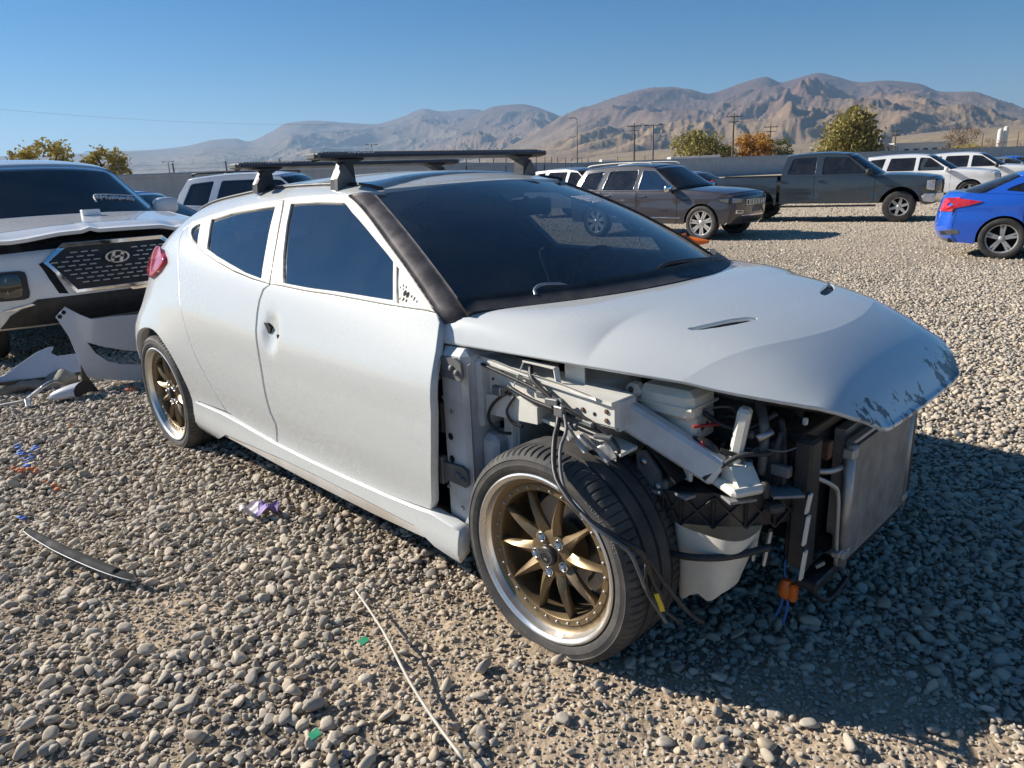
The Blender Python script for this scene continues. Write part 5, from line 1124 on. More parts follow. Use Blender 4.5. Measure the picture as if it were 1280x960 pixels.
# 3. blue sedan on the right, tail towards us
def sedan_spec(**k):
    sp = dict(W=.90, nose=.92, tail=-3.70, belt_z=.93, sill=.24, r=.325, rim=.225, plan_f=.25, plan_r=.30, paint='blue_paint', tum=.42, crease=.70,
        p_front=[(.80, .22), (.90, .34), (.92, .55), (.86, .70), (.80, .74)], p_hood=[(.80, .74), (.4, .84), (.0, .90), (-.40, .95)], p_screen=[(-.40, .95), (-.85, 1.18), (-1.28, 1.36)], p_roof=[(-1.28, 1.36), (-1.7, 1.41), (-2.2, 1.40), (-2.62, 1.33)],
        p_back=[(-2.62, 1.33), (-3.0, 1.18), (-3.32, 1.06)], p_rear=[(-3.32, 1.06), (-3.56, 1.04), (-3.62, .95), (-3.68, .70), (-3.70, .45), (-3.60, .26)], belt=[(-1.2, .94), (-2.0, .97), (-2.8, 1.02), (-3.02, 1.03)],
        arches=[(0, .36), (-2.70, .36)], wheels=[0, -2.70], seams=[-4, -2.45, -1.55, -.55, 1.2], panel_names=['rear_quarter', 'rear_door', 'front_door', 'front_fender'],
        windows=[[(-.75, .99), (-1.34, 1.29), (-1.58, 1.31), (-1.62, 1.0)], [(-1.72, 1.0), (-1.68, 1.31), (-2.2, 1.29), (-2.62, 1.14), (-2.74, 1.07), (-2.2, 1.01)]], handles=[(-1.42, .86), (-2.3, .90)], mirror=(-.80, .97), seats=(-1.5, -2.3), spokes=5, twin=True, wheel_mat='aluminium'); sp.update(k); return sp
a = R(12); cx_, cy_ = -1.55+math.cos(a)*2.7-math.sin(a)*.78, 11.78+math.sin(a)*2.7+math.cos(a)*.78
CV = Vehicle('blue_sedan', 'bright blue sedan seen from its rear corner at the right edge', 'car', (cx_, cy_, gz(-1.55, 11.78)), a, sedan_spec())
for sd_ in (-1, 1):
    tl_ = CV.rpatch('tail_lamp', [(sd_*.62, .93), (sd_*.99, .97), (sd_*.97, .90), (sd_*.80, .88), (sd_*.78, .84), (sd_*.97, .82), (sd_*.95, .75), (sd_*.60, .74), (sd_*.58, .80)][::sd_], 'red_lens', off=.02, thick=.03, step=.05)
    CV.rpatch('reflector', [(sd_*.70, .42), (sd_*.92, .44), (sd_*.92, .38), (sd_*.70, .36)][::sd_], 'black_plastic', off=.008)
o = CV.sp_panel('lamp_side', [(-3.54, .975), (-3.34, .955), (-3.02, .905), (-3.20, .845), (-3.56, .765), (-3.42, .865)], 'red_lens', off=.010, thick=.02, step=.06); mirror_copy(o, CV.root)
o = CV.sp_panel('bumper_reflector', [(-3.50, .46), (-3.32, .47), (-3.28, .40), (-3.46, .37)], 'grey_plastic', off=.004, step=.06)
# 4. the crumpled white SUV nose to tail behind the hatchback
PX, PY = -5.40, -.13
SP = suv_spec(paint='clean_white', W=.985, nose=0., tail=-4.95, belt_z=1.12, sill=.34, tf=.05, crown_h=.03, hood=False, plan_f=.16, bumper_mat='clean_white', glass='clear_glass',
    p_front=[(-.10, .34), (-.02, .45), (0., .62), (-.01, .80), (-.04, .95)], p_hood=[(-.04, .95), (-.4, 1.02), (-.8, 1.08), (-1.22, 1.12)], p_screen=[(-1.22, 1.14), (-1.65, 1.40), (-2.02, 1.63)], p_roof=[(-2.02, 1.63), (-2.6, 1.71), (-3.6, 1.71), (-4.5, 1.64)], p_back=[(-4.5, 1.64), (-4.75, 1.4), (-4.88, 1.1)], p_rear=[(-4.88, 1.1), (-4.95, .85), (-4.95, .55), (-4.88, .38)],
    belt=[(-2.1, 1.12), (-3.2, 1.13), (-4.74, 1.13)], arches=[(-.95, .43), (-3.85, .43)], wheels=[-.95, -3.85], seams=[-5.3, -3.7, -2.6, -1.55, .2],
    windows=[[(-1.62, 1.16), (-2.2, 1.52), (-2.55, 1.56), (-2.58, 1.16)], [(-2.70, 1.16), (-2.68, 1.56), (-3.5, 1.56), (-3.62, 1.16)], [(-3.76, 1.17), (-3.66, 1.56), (-4.3, 1.52), (-4.5, 1.2)]], handles=[(-2.5, 1.02), (-3.5, 1.04)], mirror=(-1.68, 1.13), seats=(-2.6, -3.5), wheel_mat='aluminium')
PL = Vehicle('crumpled_suv', 'white SUV with crumpled hood and large mesh grille facing us at left', 'SUV', (PX, PY, gz(PX, PY)), 0., SP)
def hood_crumple(u, v):
    y = u*.93; f = v; x = -.02-1.20*f-.10*np.abs(u)**3*(1-f); z = 1.035+.11*f-.03*np.abs(u)**2.5
    fold = np.interp(y, [-.95, -.72, -.60, -.38, -.20, -.16, -.10, .12, .40, .52, .60, .95], [.01, -.016, -.012, .010, .014, .034, .012, .012, .010, -.018, .0, .02])
    bend = np.exp(-(f/.22)**1.5); z = z+fold*bend+.035*np.sin(np.clip(f*3.2, 0, 1)*math.pi)*(1-.3*np.abs(u)); x = x+.012*np.sin(y*6)*bend
    return np.stack([x, y, z], -1)
mb = MB(); mb.sheet(lambda U, V: hood_crumple(V*2-1, U), 26, 60, .03); mb.build('hood', 'clean_white', PL.root)
mb = MB(); mb.box((-.50, 0, .90), (.70, 1.3, .20)); mb.box((-.45, 0, .78), (.5, 1.3, .30), bev=.2); mb.build('engine_bay', 'dark_void', PL.root)
gr = PL.fpatch('grille', [(-.53, .845), (-.37, .955), (.40, .955), (.54, .86), (.38, .615), (-.36, .615)], 'black_plastic', off=.008, thick=.02)
fr_o = [(-.565, .845), (-.395, .985), (.425, .985), (.575, .86), (.395, .590), (-.375, .590)]; fr_i = [(-.53, .845), (-.37, .952), (.40, .952), (.54, .86), (.38, .618), (-.36, .618)]
PL.fpatch('grille_frame', fr_o, 'chrome', gr, holes=[fr_i], off=.022, thick=.03, step=.05)
GB = None; poly = np.array(fr_i); row = 0
for z in np.arange(.635, .945, .034):
    for k in range(-9, 10):
        u = (k+.5*(row % 2))*.082
        if not inside(inset(poly, .03, (PL.W, 1)), np.array([[u, z]]))[0]: continue
        if abs(u) < .13 and abs(z-.845) < .065: continue
        if GB is None: mb = MB(); mb.box((0, 0, 0), (.012, .052, .010), bev=.3); GB = mb.build('grille_bar', 'polished', gr); o = GB
        else: o = GB.copy(); COL.objects.link(o)
        o.location = PL.front(u, z)+V3((.014, 0, 0))
    row += 1
ec = PL.front(0., .845)+V3((.022, 0, 0)); mb = MB(); V = []; F = []
for k in range(40):
    a = 2*math.pi*k/40
    for s_, dx in ((1., 0), (1., .012), (.84, .012), (.84, 0)): V.append(ec+V3((dx, .094*s_*math.cos(a), .050*s_*math.sin(a))))
F = [(k*4+j, ((k+1) % 40)*4+j, ((k+1) % 40)*4+(j+1) % 4, k*4+(j+1) % 4) for k in range(40) for j in range(4)]; mb.add(V, F, True)
for y0 in (-.040, .030): mb.prism([(ec[1]+y0-.022, ec[2]-.038), (ec[1]+y0+.004, ec[2]-.040), (ec[1]+y0+.032, ec[2]+.040), (ec[1]+y0+.006, ec[2]+.042)], ec[0], ec[0]+.012, 'YZ')
mb.prism([(ec[1]-.045, ec[2]-.014), (ec[1]+.045, ec[2]-.002), (ec[1]+.05, ec[2]+.014), (ec[1]-.04, ec[2]+.002)], ec[0], ec[0]+.012, 'YZ'); mb.build('emblem', 'polished', gr, 40)
mb = MB(); mb.lathe([(0, 0), (.10, 0)], (0, 0, 0), 'X', 24); mb.V = [(ec[0]+.002, ec[1]+v[1]*1.0, ec[2]+v[2]*.54) for v in mb.V]; mb.build('emblem_back', 'black_plastic', gr)
for sd_ in (-1, 1):
    h_ = PL.fpatch('headlamp', soft([(sd_*.70, .80), (sd_*.93, .80), (sd_*.95, .58), (sd_*.70, .58)][::sd_]), 'black_plastic', off=.012, thick=.03)
    PL.fpatch('lamp_lens', soft([(sd_*.74, .78), (sd_*.89, .78), (sd_*.91, .60), (sd_*.74, .60)][::sd_]), 'dark_glass', h_, off=.022, thick=.004)
    for z in (.735, .645): q = PL.front(sd_*.82, z); mb = MB(); mb.lathe([(0, .02), (.03, .018), (.038, .0)], (q[0]-.004, q[1], q[2]), 'X', 16); mb.build('projector', 'steel', h_)
    PL.fpatch('bumper_corner_gap', [(sd_*.545, .86), (sd_*.60, .84), (sd_*.50, .60), (sd_*.43, .59)][::sd_], 'dark_void', off=.004)
lo = PL.fpatch('lower_intake', [(-.66, .57), (.66, .57), (.86, .46), (.93, .36), (-.93, .36), (-.86, .46)], 'black_plastic', off=.008, thick=.02); PL.fpatch('skid_trim', [(-.90, .505), (-.70, .545), (-.68, .53), (-.90, .485)], 'chrome', lo, off=.014)
PL.fpatch('chrome_strip', [(.05, .585), (.50, .60), (.48, .565), (.08, .56)], 'chrome', off=.016)
f_, _ = PL.top(SP['p_screen'], (.22, .14), (.06, .05)); rg_ = np.random.default_rng(5); mb = MB(); uu = np.linspace(.42, .86, 46); vv = .36+.035*np.sin(np.arange(46)*1.9)+.015*rg_.normal(size=46); mb.tube([f_(u_, v_)+V3((.006, 0, .005)) for u_, v_ in zip(uu, vv)], .006, 5, sub=2); mb.tube([f_(.40, .27)+V3((.006, 0, .005)), f_(.44, .40)+V3((.006, 0, .005)), f_(.65, .415)+V3((.006, 0, .005)), f_(.90, .42)+V3((.006, 0, .005))], .006, 5); mb.build('crayon_scrawl', 'white_vinyl', PL.screen)
mb = MB(); mb.box((-1.02, .16, 1.18), (.05, .16, .055), R(8), .1); tag(mb.build('paper_box', 'white_vinyl'), 'small white box left on the hood of the crumpled SUV', 'box'); bpy.data.objects['paper_box'].location = (PX, PY, gz(PX, PY))
# 5. more parked vehicles, farther off
def dxy(px, dep): d = ray(px, 216-.0414*(px-640)); return CP[0]+d[0]*dep, CP[1]+d[1]*dep
def far_suv(px, dep, head, paint_, label, name='parked_suv', cat='SUV', fz=1.0, group='vehicles parked across the lot', ref=-1.5, **k):
    x, y = dxy(px, dep); sp = suv_spec(paint=paint_, **k)
    if fz != 1.0:
        for q in ('p_front', 'p_hood', 'p_screen', 'p_roof', 'p_back', 'p_rear', 'belt'): sp[q] = [(a_, b_*fz) for a_, b_ in sp[q]]
        sp['windows'] = [[(a_, b_*fz) for a_, b_ in w] for w in sp['windows']]; sp['belt_z'] *= fz
    c, s_ = math.cos(head), math.sin(head); v = Vehicle(name, label, cat, (x-c*ref, y-s_*ref, gz(x, y)), head, sp, group)
    for sd_ in (-1, 1):
        v.fpatch('headlamp', [(sd_*.62, .95*fz), (sd_*.99, .98*fz), (sd_*.98, .84*fz), (sd_*.66, .82*fz)][::sd_], 'lamp_glass' if False else 'aluminium', off=.012); v.rpatch('tail_lamp', [(sd_*.72, 1.05*fz), (sd_*.99, 1.05*fz), (sd_*.99, .75*fz), (sd_*.80, .75*fz)][::sd_], 'red_lens', off=.012)
    v.fpatch('grille', [(-.55, .95*fz), (.55, .95*fz), (.5, .70*fz), (-.5, .70*fz)], 'black_plastic', off=.008); return v
def far_sedan(px, dep, head, paint_, label, name='parked_car', ref=-1.4, group='vehicles parked across the lot', **k):
    x, y = dxy(px, dep); c, s_ = math.cos(head), math.sin(head); v = Vehicle(name, label, 'car', (x-c*ref, y-s_*ref, gz(x, y)), head, sedan_spec(paint=paint_, **k), group)
    for sd_ in (-1, 1): v.rpatch('tail_lamp', [(sd_*.60, .92), (sd_*.98, .94), (sd_*.98, .76), (sd_*.64, .76)][::sd_], 'red_lens', off=.012); v.fpatch('headlamp', [(sd_*.58, .68), (sd_*.99, .72), (sd_*.98, .60), (sd_*.64, .56)][::sd_], 'aluminium', off=.012)
    return v
v = far_suv(238, 16.0, R(38), 'clean_white', 'tall white wagon with roof rails behind the hatchback roof', fz=1.09, ref=-3.7, glass='clear_glass', wglass=['clear_glass', 'dark_glass', 'dark_glass'])
for y in (-.68, .68): mb = MB(); mb.tube([(-1.5, y, 1.86), (-1.6, y, 1.90), (-3.1, y, 1.90), (-3.2, y, 1.85)], .02, 6); mb.build('roof_rail', 'black_plastic', v.root)
far_suv(211, 12.6, R(38), 'blue_paint', 'blue car partly hidden between the crumpled SUV and white wagon', name='parked_car', cat='car', fz=.93, ref=-.78, mirror_mat='black_plastic')
far_suv(-18, 9.8, R(35), 'navy_paint', 'dark blue SUV roof showing over the crumpled SUV at left edge', fz=1.04, win_trim='chrome', ref=-1.9)
far_suv(1158, 27.5, R(14), 'clean_white', 'white three-row crossover behind the pickup truck', fz=1.0, wglass=['clear_glass', 'dark_glass', 'dark_glass'], mirror_mat='clean_white')
far_suv(1222, 31.5, R(14), 'clean_white', 'second white crossover, half hidden by the first one', fz=1.0, mirror_mat='black_plastic', wglass=['clear_glass', 'dark_glass', 'dark_glass'])
far_sedan(1262, 40, R(14), 'silver_paint', 'silver car beyond the white crossovers')
far_sedan(1276, 48, R(12), 'blue_paint', 'small blue car in the far row at the right edge')
far_suv(708, 27, R(2), 'silver_paint', 'silver wagon just left of the grey SUV', wglass=['clear_glass']*3, ref=-2.4)
far_sedan(868, 25, R(4), 'black_paint', 'black car behind the grey SUV hood', ref=-.8)
far_sedan(893, 30, R(4), 'silver_paint', 'grey car between the grey SUV and the pickup tail lamp', ref=-.8)
far_suv(780, 40, R(2), 'clean_white', 'far white SUV whose roof shows above the grey SUV', ref=-2.4)
index_children()
# ---------------------------------------------------------------- fence, poles, trees, buildings, hills
def hdir(px): d = ray(px, 216-.0414*(px-640)); d = np.array([d[0], d[1]]); return d/np.linalg.norm(d)/ (1.0) 
def gpt(px, dep):
    x, y = dxy(px, dep); return np.array([x, y, gz(x, y)])
def pz(px, py, dep): return at_depth(px, py, dep)[2]
simple('fence_metal', (.40, .43, .46), .55, metal=.3, dirt=.5, dscale=.8, dcol=(.30, .31, .32))
simple('wood_pole', (.13, .10, .075), .85, dirt=.5, dscale=2); simple('pole_metal', (.12, .11, .105), .6, metal=.3)
simple('wall_white', (.68, .67, .63), .8, dirt=.3, dscale=.4); simple('wall_grey', (.30, .33, .37), .8, dirt=.2, dscale=.4); simple('roof_grey', (.35, .34, .33), .8); simple('window_dark', (.03, .035, .04), .2)
def fence(a, b, h0, label, post_every=3.0):
    a, b = V3(a), V3(b); L = np.linalg.norm((b-a)[:2]); d = (b-a)/L; nrm = V3((d[1], -d[0], 0))
    root = empty('sheet_metal_fence', a, label=label, cat='fence', group='fence round the lot'); np_ = max(2, int(L/post_every)); mesh = None
    for k in range(np_):
        p0 = d*L*k/np_; p1 = d*L*(k+1)/np_; n = 24; V = []
        for i in range(n+1):
            q = p0+(p1-p0)*i/n + nrm*(.018 if (i % 4) in (1, 2) else -.018); V += [q, q+V3((0, 0, h0))]
        make('fence_panel', V, [(2*i, 2*i+2, 2*i+3, 2*i+1) for i in range(n)], 'fence_metal', root)
        mb = MB(); lean = RNG.normal(0, .05); mb.bar(p0-nrm*.06, p0-nrm*.06+V3((lean, lean, h0+.55)), .07, .07); mb.build('fence_post', 'pole_metal', root)
    mb = MB(); mb.bar(nrm*.05+V3((0, 0, h0-.15)), d*L+nrm*.05+V3((0, 0, h0-.15)), .05, .14); mb.bar(nrm*.05+V3((0, 0, .25)), d*L+nrm*.05+V3((0, 0, .25)), .05, .10); mb.build('fence_rail', 'fence_metal', root)
    for z in (h0+.2, h0+.45):
        mb = MB(); mb.tube([V3((0, 0, z)), d*L+V3((0, 0, z))], .006, 4, sub=1); mb.build('barbed_wire', 'pole_metal', root)
A_, B_, C_, D_, E_ = gpt(-60, 42), gpt(540, 46), gpt(735, 92), gpt(1030, 104), gpt(1340, 130)
fence(A_, B_, 2.45, 'grey corrugated metal fence on the left behind the white wagon'); fence(B_, C_, 2.45, 'grey metal fence running away behind the hatchback roof'); fence(C_, D_, 2.5, 'blue grey metal fence behind the grey SUV and pickup', 4.); fence(D_, E_, 2.5, 'far fence running behind the white crossovers', 5.)
def pole(px, top_y, dep, r_, mat, label, arm=None, name='utility_pole', cat='pole'):
    g = gpt(px, dep); zt = pz(px, top_y, dep); root = empty(name, g, R(45), label, cat); H = zt-g[2]
    mb = MB(); mb.tube([(0, 0, -.3), (0, 0, H*.5), (0, 0, H)], [r_*1.25, r_*1.1, r_*.85], 8, sub=2); mb.build('shaft', mat, root)
    if arm == 'cross':
        for dz, w_ in ((.5, 1.3), (1.3, .9)): mb = MB(); mb.box((0, -.1, H-dz), (w_*2, .12, .13)); c = mb.build('crossarm', mat, root)
        for x in (-1.1, -.5, .5, 1.1): mb = MB(); mb.lathe([(0, .2), (.05, .18), (.06, .05), (.03, 0)], (x, -.1, H-.43), 'Z', 8); mb.build('insulator', 'pole_metal', root)
    if arm == 'lamp':
        mb = MB(); mb.bar((-1.2, 0, H-.05), (1.2, 0, H-.05), .08, .08); mb.build('arm', mat, root)
        for x in (-1.1, 1.1): mb = MB(); mb.box((x, 0, H-.02), (.7, .3, .16), bev=.3); mb.build('lamp_head', 'pole_metal', root)
    if arm == 'hook': mb = MB(); mb.tube([(0, 0, H-.05), (-.3, 0, H+.2), (-.9, 0, H+.22)], .05, 6); mb.box((-1.0, 0, H+.18), (.5, .25, .12)); mb.build('lamp_head', 'pole_metal', root)
pole(722, 150, 115, .07, 'pole_metal', 'thin dark lamp post above the hatchback windscreen', 'hook', 'lamp_post', 'lamp post'); pole(792.5, 155, 135, .14, 'wood_pole', 'bare wooden utility pole with short crossarm left of the twin lamp', 'cross')
pole(816, 157, 110, .11, 'pole_metal', 'dark post with twin lamp heads above the grey SUV', 'lamp', 'lamp_post', 'lamp post'); pole(915, 143, 120, .15, 'wood_pole', 'tall wooden utility pole between the olive and orange trees', 'cross')
pole(961, 156, 140, .13, 'wood_pole', 'wooden utility pole in front of the orange tree', 'cross'); pole(1117, 161, 150, .12, 'wood_pole', 'thin wooden pole beside the white building', 'cross')
pole(468, 181, 170, .12, 'pole_metal', 'small far lamp post above the roof rack', 'lamp', 'lamp_post', 'lamp post'); pole(215, 202, 170, .10, 'pole_metal', 'tiny far lamp post over the left fence', 'lamp', 'lamp_post', 'lamp post')
pole(1226, 167, 190, .12, 'wood_pole', 'thin pole left of the white silos', None); pole(1270, 165, 200, .12, 'wood_pole', 'thin pole right of the white silos', None)
mb = MB(); p0, p1 = at_depth(-200, 118, 85), at_depth(420, 156, 140); mb.tube([p0+(p1-p0)*f+V3((0, 0, -2.*math.sin(math.pi*f)*.5)) for f in np.linspace(0, 1, 9)], .011, 4, sub=1); tag(mb.build('power_line', 'pole_metal'), 'thin overhead power line crossing the sky at left', 'cable')
# trees
def leafmat(name, a, b, c):
    t = NT(name); oi = t.node('ShaderNodeNewGeometry'); col = t.ramp(oi.outputs['Random Per Island'], [(0., a), (.5, b), (1., c)]); t.set(base=col, rough=.7, spec=.2)
    tl_ = t.node('ShaderNodeBsdfTranslucent'); t.l.new(col, tl_.inputs[0]); mx = t.node('ShaderNodeMixShader'); mx.inputs[0].default_value = .25; t.l.new(t.b.outputs[0], mx.inputs[1]); t.l.new(tl_.outputs[0], mx.inputs[2]); t.l.new(mx.outputs[0], t.out.inputs[0]); M[name] = t.m
leafmat('leaf_olive', (.21, .19, .06), (.30, .26, .085), (.37, .30, .11)); leafmat('leaf_yellow', (.36, .28, .08), (.44, .34, .10), (.28, .25, .08)); leafmat('leaf_orange', (.46, .22, .045), (.54, .28, .06), (.38, .21, .06)); leafmat('leaf_green', (.11, .12, .05), (.15, .155, .06), (.20, .19, .08)); leafmat('leaf_brown', (.25, .18, .12), (.31, .22, .15), (.20, .15, .10))
simple('bark', (.10, .075, .055), .9, dirt=.4)
def tree(px, dep, top_y, wpx, leaf, label, base_y=None, n=2600, cone=0., seed=0, sparse=1., name='tree', crown0=.18):
    g = gpt(px, dep); H = pz(px, top_y, dep)-g[2]; Wd = wpx/FPX*dep/2; rg = np.random.default_rng(seed+11); root = empty(name, g, label=label, cat='tree')
    mb = MB(); mb.tube([(0, 0, -.3), (rg.normal(0, .1), 0, H*.25), (rg.normal(0, .2), rg.normal(0, .2), H*.6)], [Wd*.09+.06, Wd*.06+.05, .04], 7)
    tips = []
    for k in range(16):
        a = rg.random()*2*math.pi; z0 = H*rg.uniform(.12, .55); r_ = Wd*rg.uniform(.45, 1.)*(1-cone*.6*z0/H); e = V3((r_*math.cos(a), r_*math.sin(a), min(H*.95, z0+H*rg.uniform(.1, .4)))); tips.append(e); mb.tube([(0, 0, z0), e*V3((.5, .5, 1))*.97, e], [.05+.02*Wd, .035, .015], 5, sub=3)
    mb.build('trunk', 'bark', root)
    # leaf clumps through the crown
    nc = max(14, n//45); cl = []
    while len(cl) < nc:
        q = rg.uniform(-1, 1, 3); zf = (q[2]+1)/2; rr = 1-cone*zf; lim = math.sqrt(max(0, 1-abs(q[2])**2.4))*rr
        lim *= .62+.62*float(vnoise(np.array(2.2*math.atan2(q[1], q[0])+seed*3.), np.array(q[2]*2.3+seed)))
        if math.hypot(q[0], q[1]) < lim and rg.random() < .4+.6*math.hypot(q[0], q[1])/max(lim, .01): cl.append((q[0]*Wd, q[1]*Wd, H*(crown0+(1-crown0-.04)*zf)))
    C = np.array(cl); idx = rg.integers(0, nc, n); s_ = Wd*.16*rg.uniform(.6, 1.3, nc)[idx]; P_ = C[idx]+rg.normal(0, 1, (n, 3))*s_[:, None]*V3((1, 1, .75)); P_[:, 2] = np.clip(P_[:, 2], .1, H*1.02)
    sz = (.045*Wd+.07)*rg.uniform(.6, 1.4, n)*sparse; A1 = rg.normal(size=(n, 3)); A1 /= np.linalg.norm(A1, axis=1)[:, None]; A2 = np.cross(A1, rg.normal(size=(n, 3))); A2 /= np.linalg.norm(A2, axis=1)[:, None]
    V = np.stack([P_-A1*sz[:, None], P_+A2*sz[:, None]*.6, P_+A1*sz[:, None], P_-A2*sz[:, None]*.6], 1).reshape(-1, 3); F = np.arange(4*n).reshape(n, 4)
    o = make('crown', V, F, leaf, root); return root
tree(22, 62, 178, 16, 'leaf_yellow', 'small thin yellowish tree behind the navy SUV roof', n=900, seed=1); tree(70, 62, 175, 66, 'leaf_yellow', 'wide yellow-green shrub above the crumpled SUV roof', n=3200, seed=2); tree(137, 64, 184, 50, 'leaf_yellow', 'yellow-green shrub right of the wide one, over the left fence', n=2400, seed=3); tree(160, 66, 205, 26, 'leaf_olive', 'low shrub tip behind the left fence', n=900, seed=4)
tree(875, 128, 164, 62, 'leaf_olive', 'round olive-green tree left of the tall utility pole', n=4200, seed=5); tree(908, 131, 180, 30, 'leaf_yellow', 'small yellowish tree at the foot of the tall utility pole', n=1500, seed=6); tree(944, 130, 166, 46, 'leaf_orange', 'orange autumn tree behind the fence', n=3400, seed=7); tree(979, 132, 172, 32, 'leaf_green', 'dark green tree right of the orange one', n=1800, seed=8)
tree(1060, 112, 136, 76, 'leaf_olive', 'large pointed olive tree behind the pickup cab', n=6000, cone=.45, seed=9, crown0=.12); tree(1080, 116, 150, 36, 'leaf_green', 'darker tree leaning on the large olive tree', n=2500, seed=10)
tree(1200, 165, 156, 40, 'leaf_brown', 'bare brownish tree above the white crossovers', n=1900, seed=12, sparse=.6); tree(1210, 158, 178, 34, 'leaf_yellow', 'low yellow bush under the bare brown tree', n=1400, seed=13); tree(1238, 170, 170, 22, 'leaf_brown', 'small brown tree beside the silos', n=1000, seed=14, sparse=.7); tree(1185, 175, 165, 24, 'leaf_brown', 'thin brown tree at the end of the white building', n=800, seed=15, sparse=.6)
# buildings
def building(pxa, pxb, top_y, dep, depth_, mat, label, nwin=0, name='warehouse', flat=True, roofm='roof_grey'):
    a, b = gpt(pxa, dep), gpt(pxb, dep); H = pz((pxa+pxb)/2, top_y, dep)-a[2]; L = np.linalg.norm((b-a)[:2]); ang = math.atan2(b[1]-a[1], b[0]-a[0]); root = empty(name, a, ang, label, 'building')
    mb = MB(); mb.box((L/2, depth_/2, H/2-.3), (L, depth_, H+.6), bev=.01); mb.build('wall', mat, root); mb = MB()
    if flat: mb.box((L/2, depth_/2, H+.12), (L+.5, depth_+.5, .25), bev=.05)
    else: mb.prism([(-.4, H), (L+.4, H), (L/2, H+L*.16)], -.3, depth_+.3)
    mb.build('roof', roofm, root)
    for k in range(nwin):
        x = L*(.12+.84*(k+.5)/nwin); mb = MB(); mb.box((x, -.06, H*.62), (L/nwin*.42, .1, H*.22)); w = mb.build('window', 'window_dark', root); mb = MB(); mb.box((x, -.10, H*.50), (L/nwin*.5, .16, .12)); mb.build('sill', 'wall_white', w)
building(1118, 1188, 179, 195, 14, 'wall_white', 'long low white building with a row of dark windows', 5, roofm='wall_white'); building(1088, 1119, 184, 190, 12, 'wall_grey', 'grey gabled shed left of the long white building', 0, 'shed', False); building(1099, 1113, 172, 330, 14, 'wall_grey', 'blue grey block far behind the gabled shed', 0, 'far_building')
for k, (px, ty) in enumerate(((1247, 161), (1254, 158))):
    g = gpt(px, 300); H = pz(px, ty, 300)-g[2]; root = empty('silo', g, label=('taller' if k else 'shorter')+' white cylindrical silo right of the brown trees', cat='silo'); mb = MB(); mb.lathe([(.9, -1), (.9, H-1), (.7, H-.3), (.2, H), (0, H)], (0, 0, 0), 'Z', 20); mb.build('shell', 'wall_white', root, 40); mb = MB(); mb.lathe([(.93, H*.45), (.93, H*.45+.3)], (0, 0, 0), 'Z', 20); mb.build('band', 'wall_grey', root)
def trailer(pxa, pxb, ty, dep, label):
    a, b = gpt(pxa, dep), gpt(pxb, dep); H = pz((pxa+pxb)/2, ty, dep)-a[2]; L = np.linalg.norm((b-a)[:2]); root = empty('box_trailer', a, math.atan2(b[1]-a[1], b[0]-a[0]), label, 'trailer', 'white box trailers behind the fence')
    mb = MB(); mb.box((L/2, 1.25, 1.0+(H-1)/2), (L, 2.5, H-1), bev=.03); mb.build('box', 'wall_white', root); mb = MB(); mb.box((L/2, 1.25, .9), (L, 1.2, .18)); mb.build('chassis', 'black_plastic', root)
    for x in (L*.8, L*.9): mb = MB(); mb.lathe([(0, 0), (.3, 0), (.5, .0), (.5, 2.5), (0, 2.5)], (x, 0, .5), 'Y', 16); mb.build('wheel', 'rubber', root, 40)
trailer(838, 900, 195, 112, 'long white box trailer below the olive tree'); trailer(752, 770, 199, 108, 'short white box trailer above the grey SUV roof'); trailer(716, 746, 202, 118, 'low white trailer right of the thin lamp post')
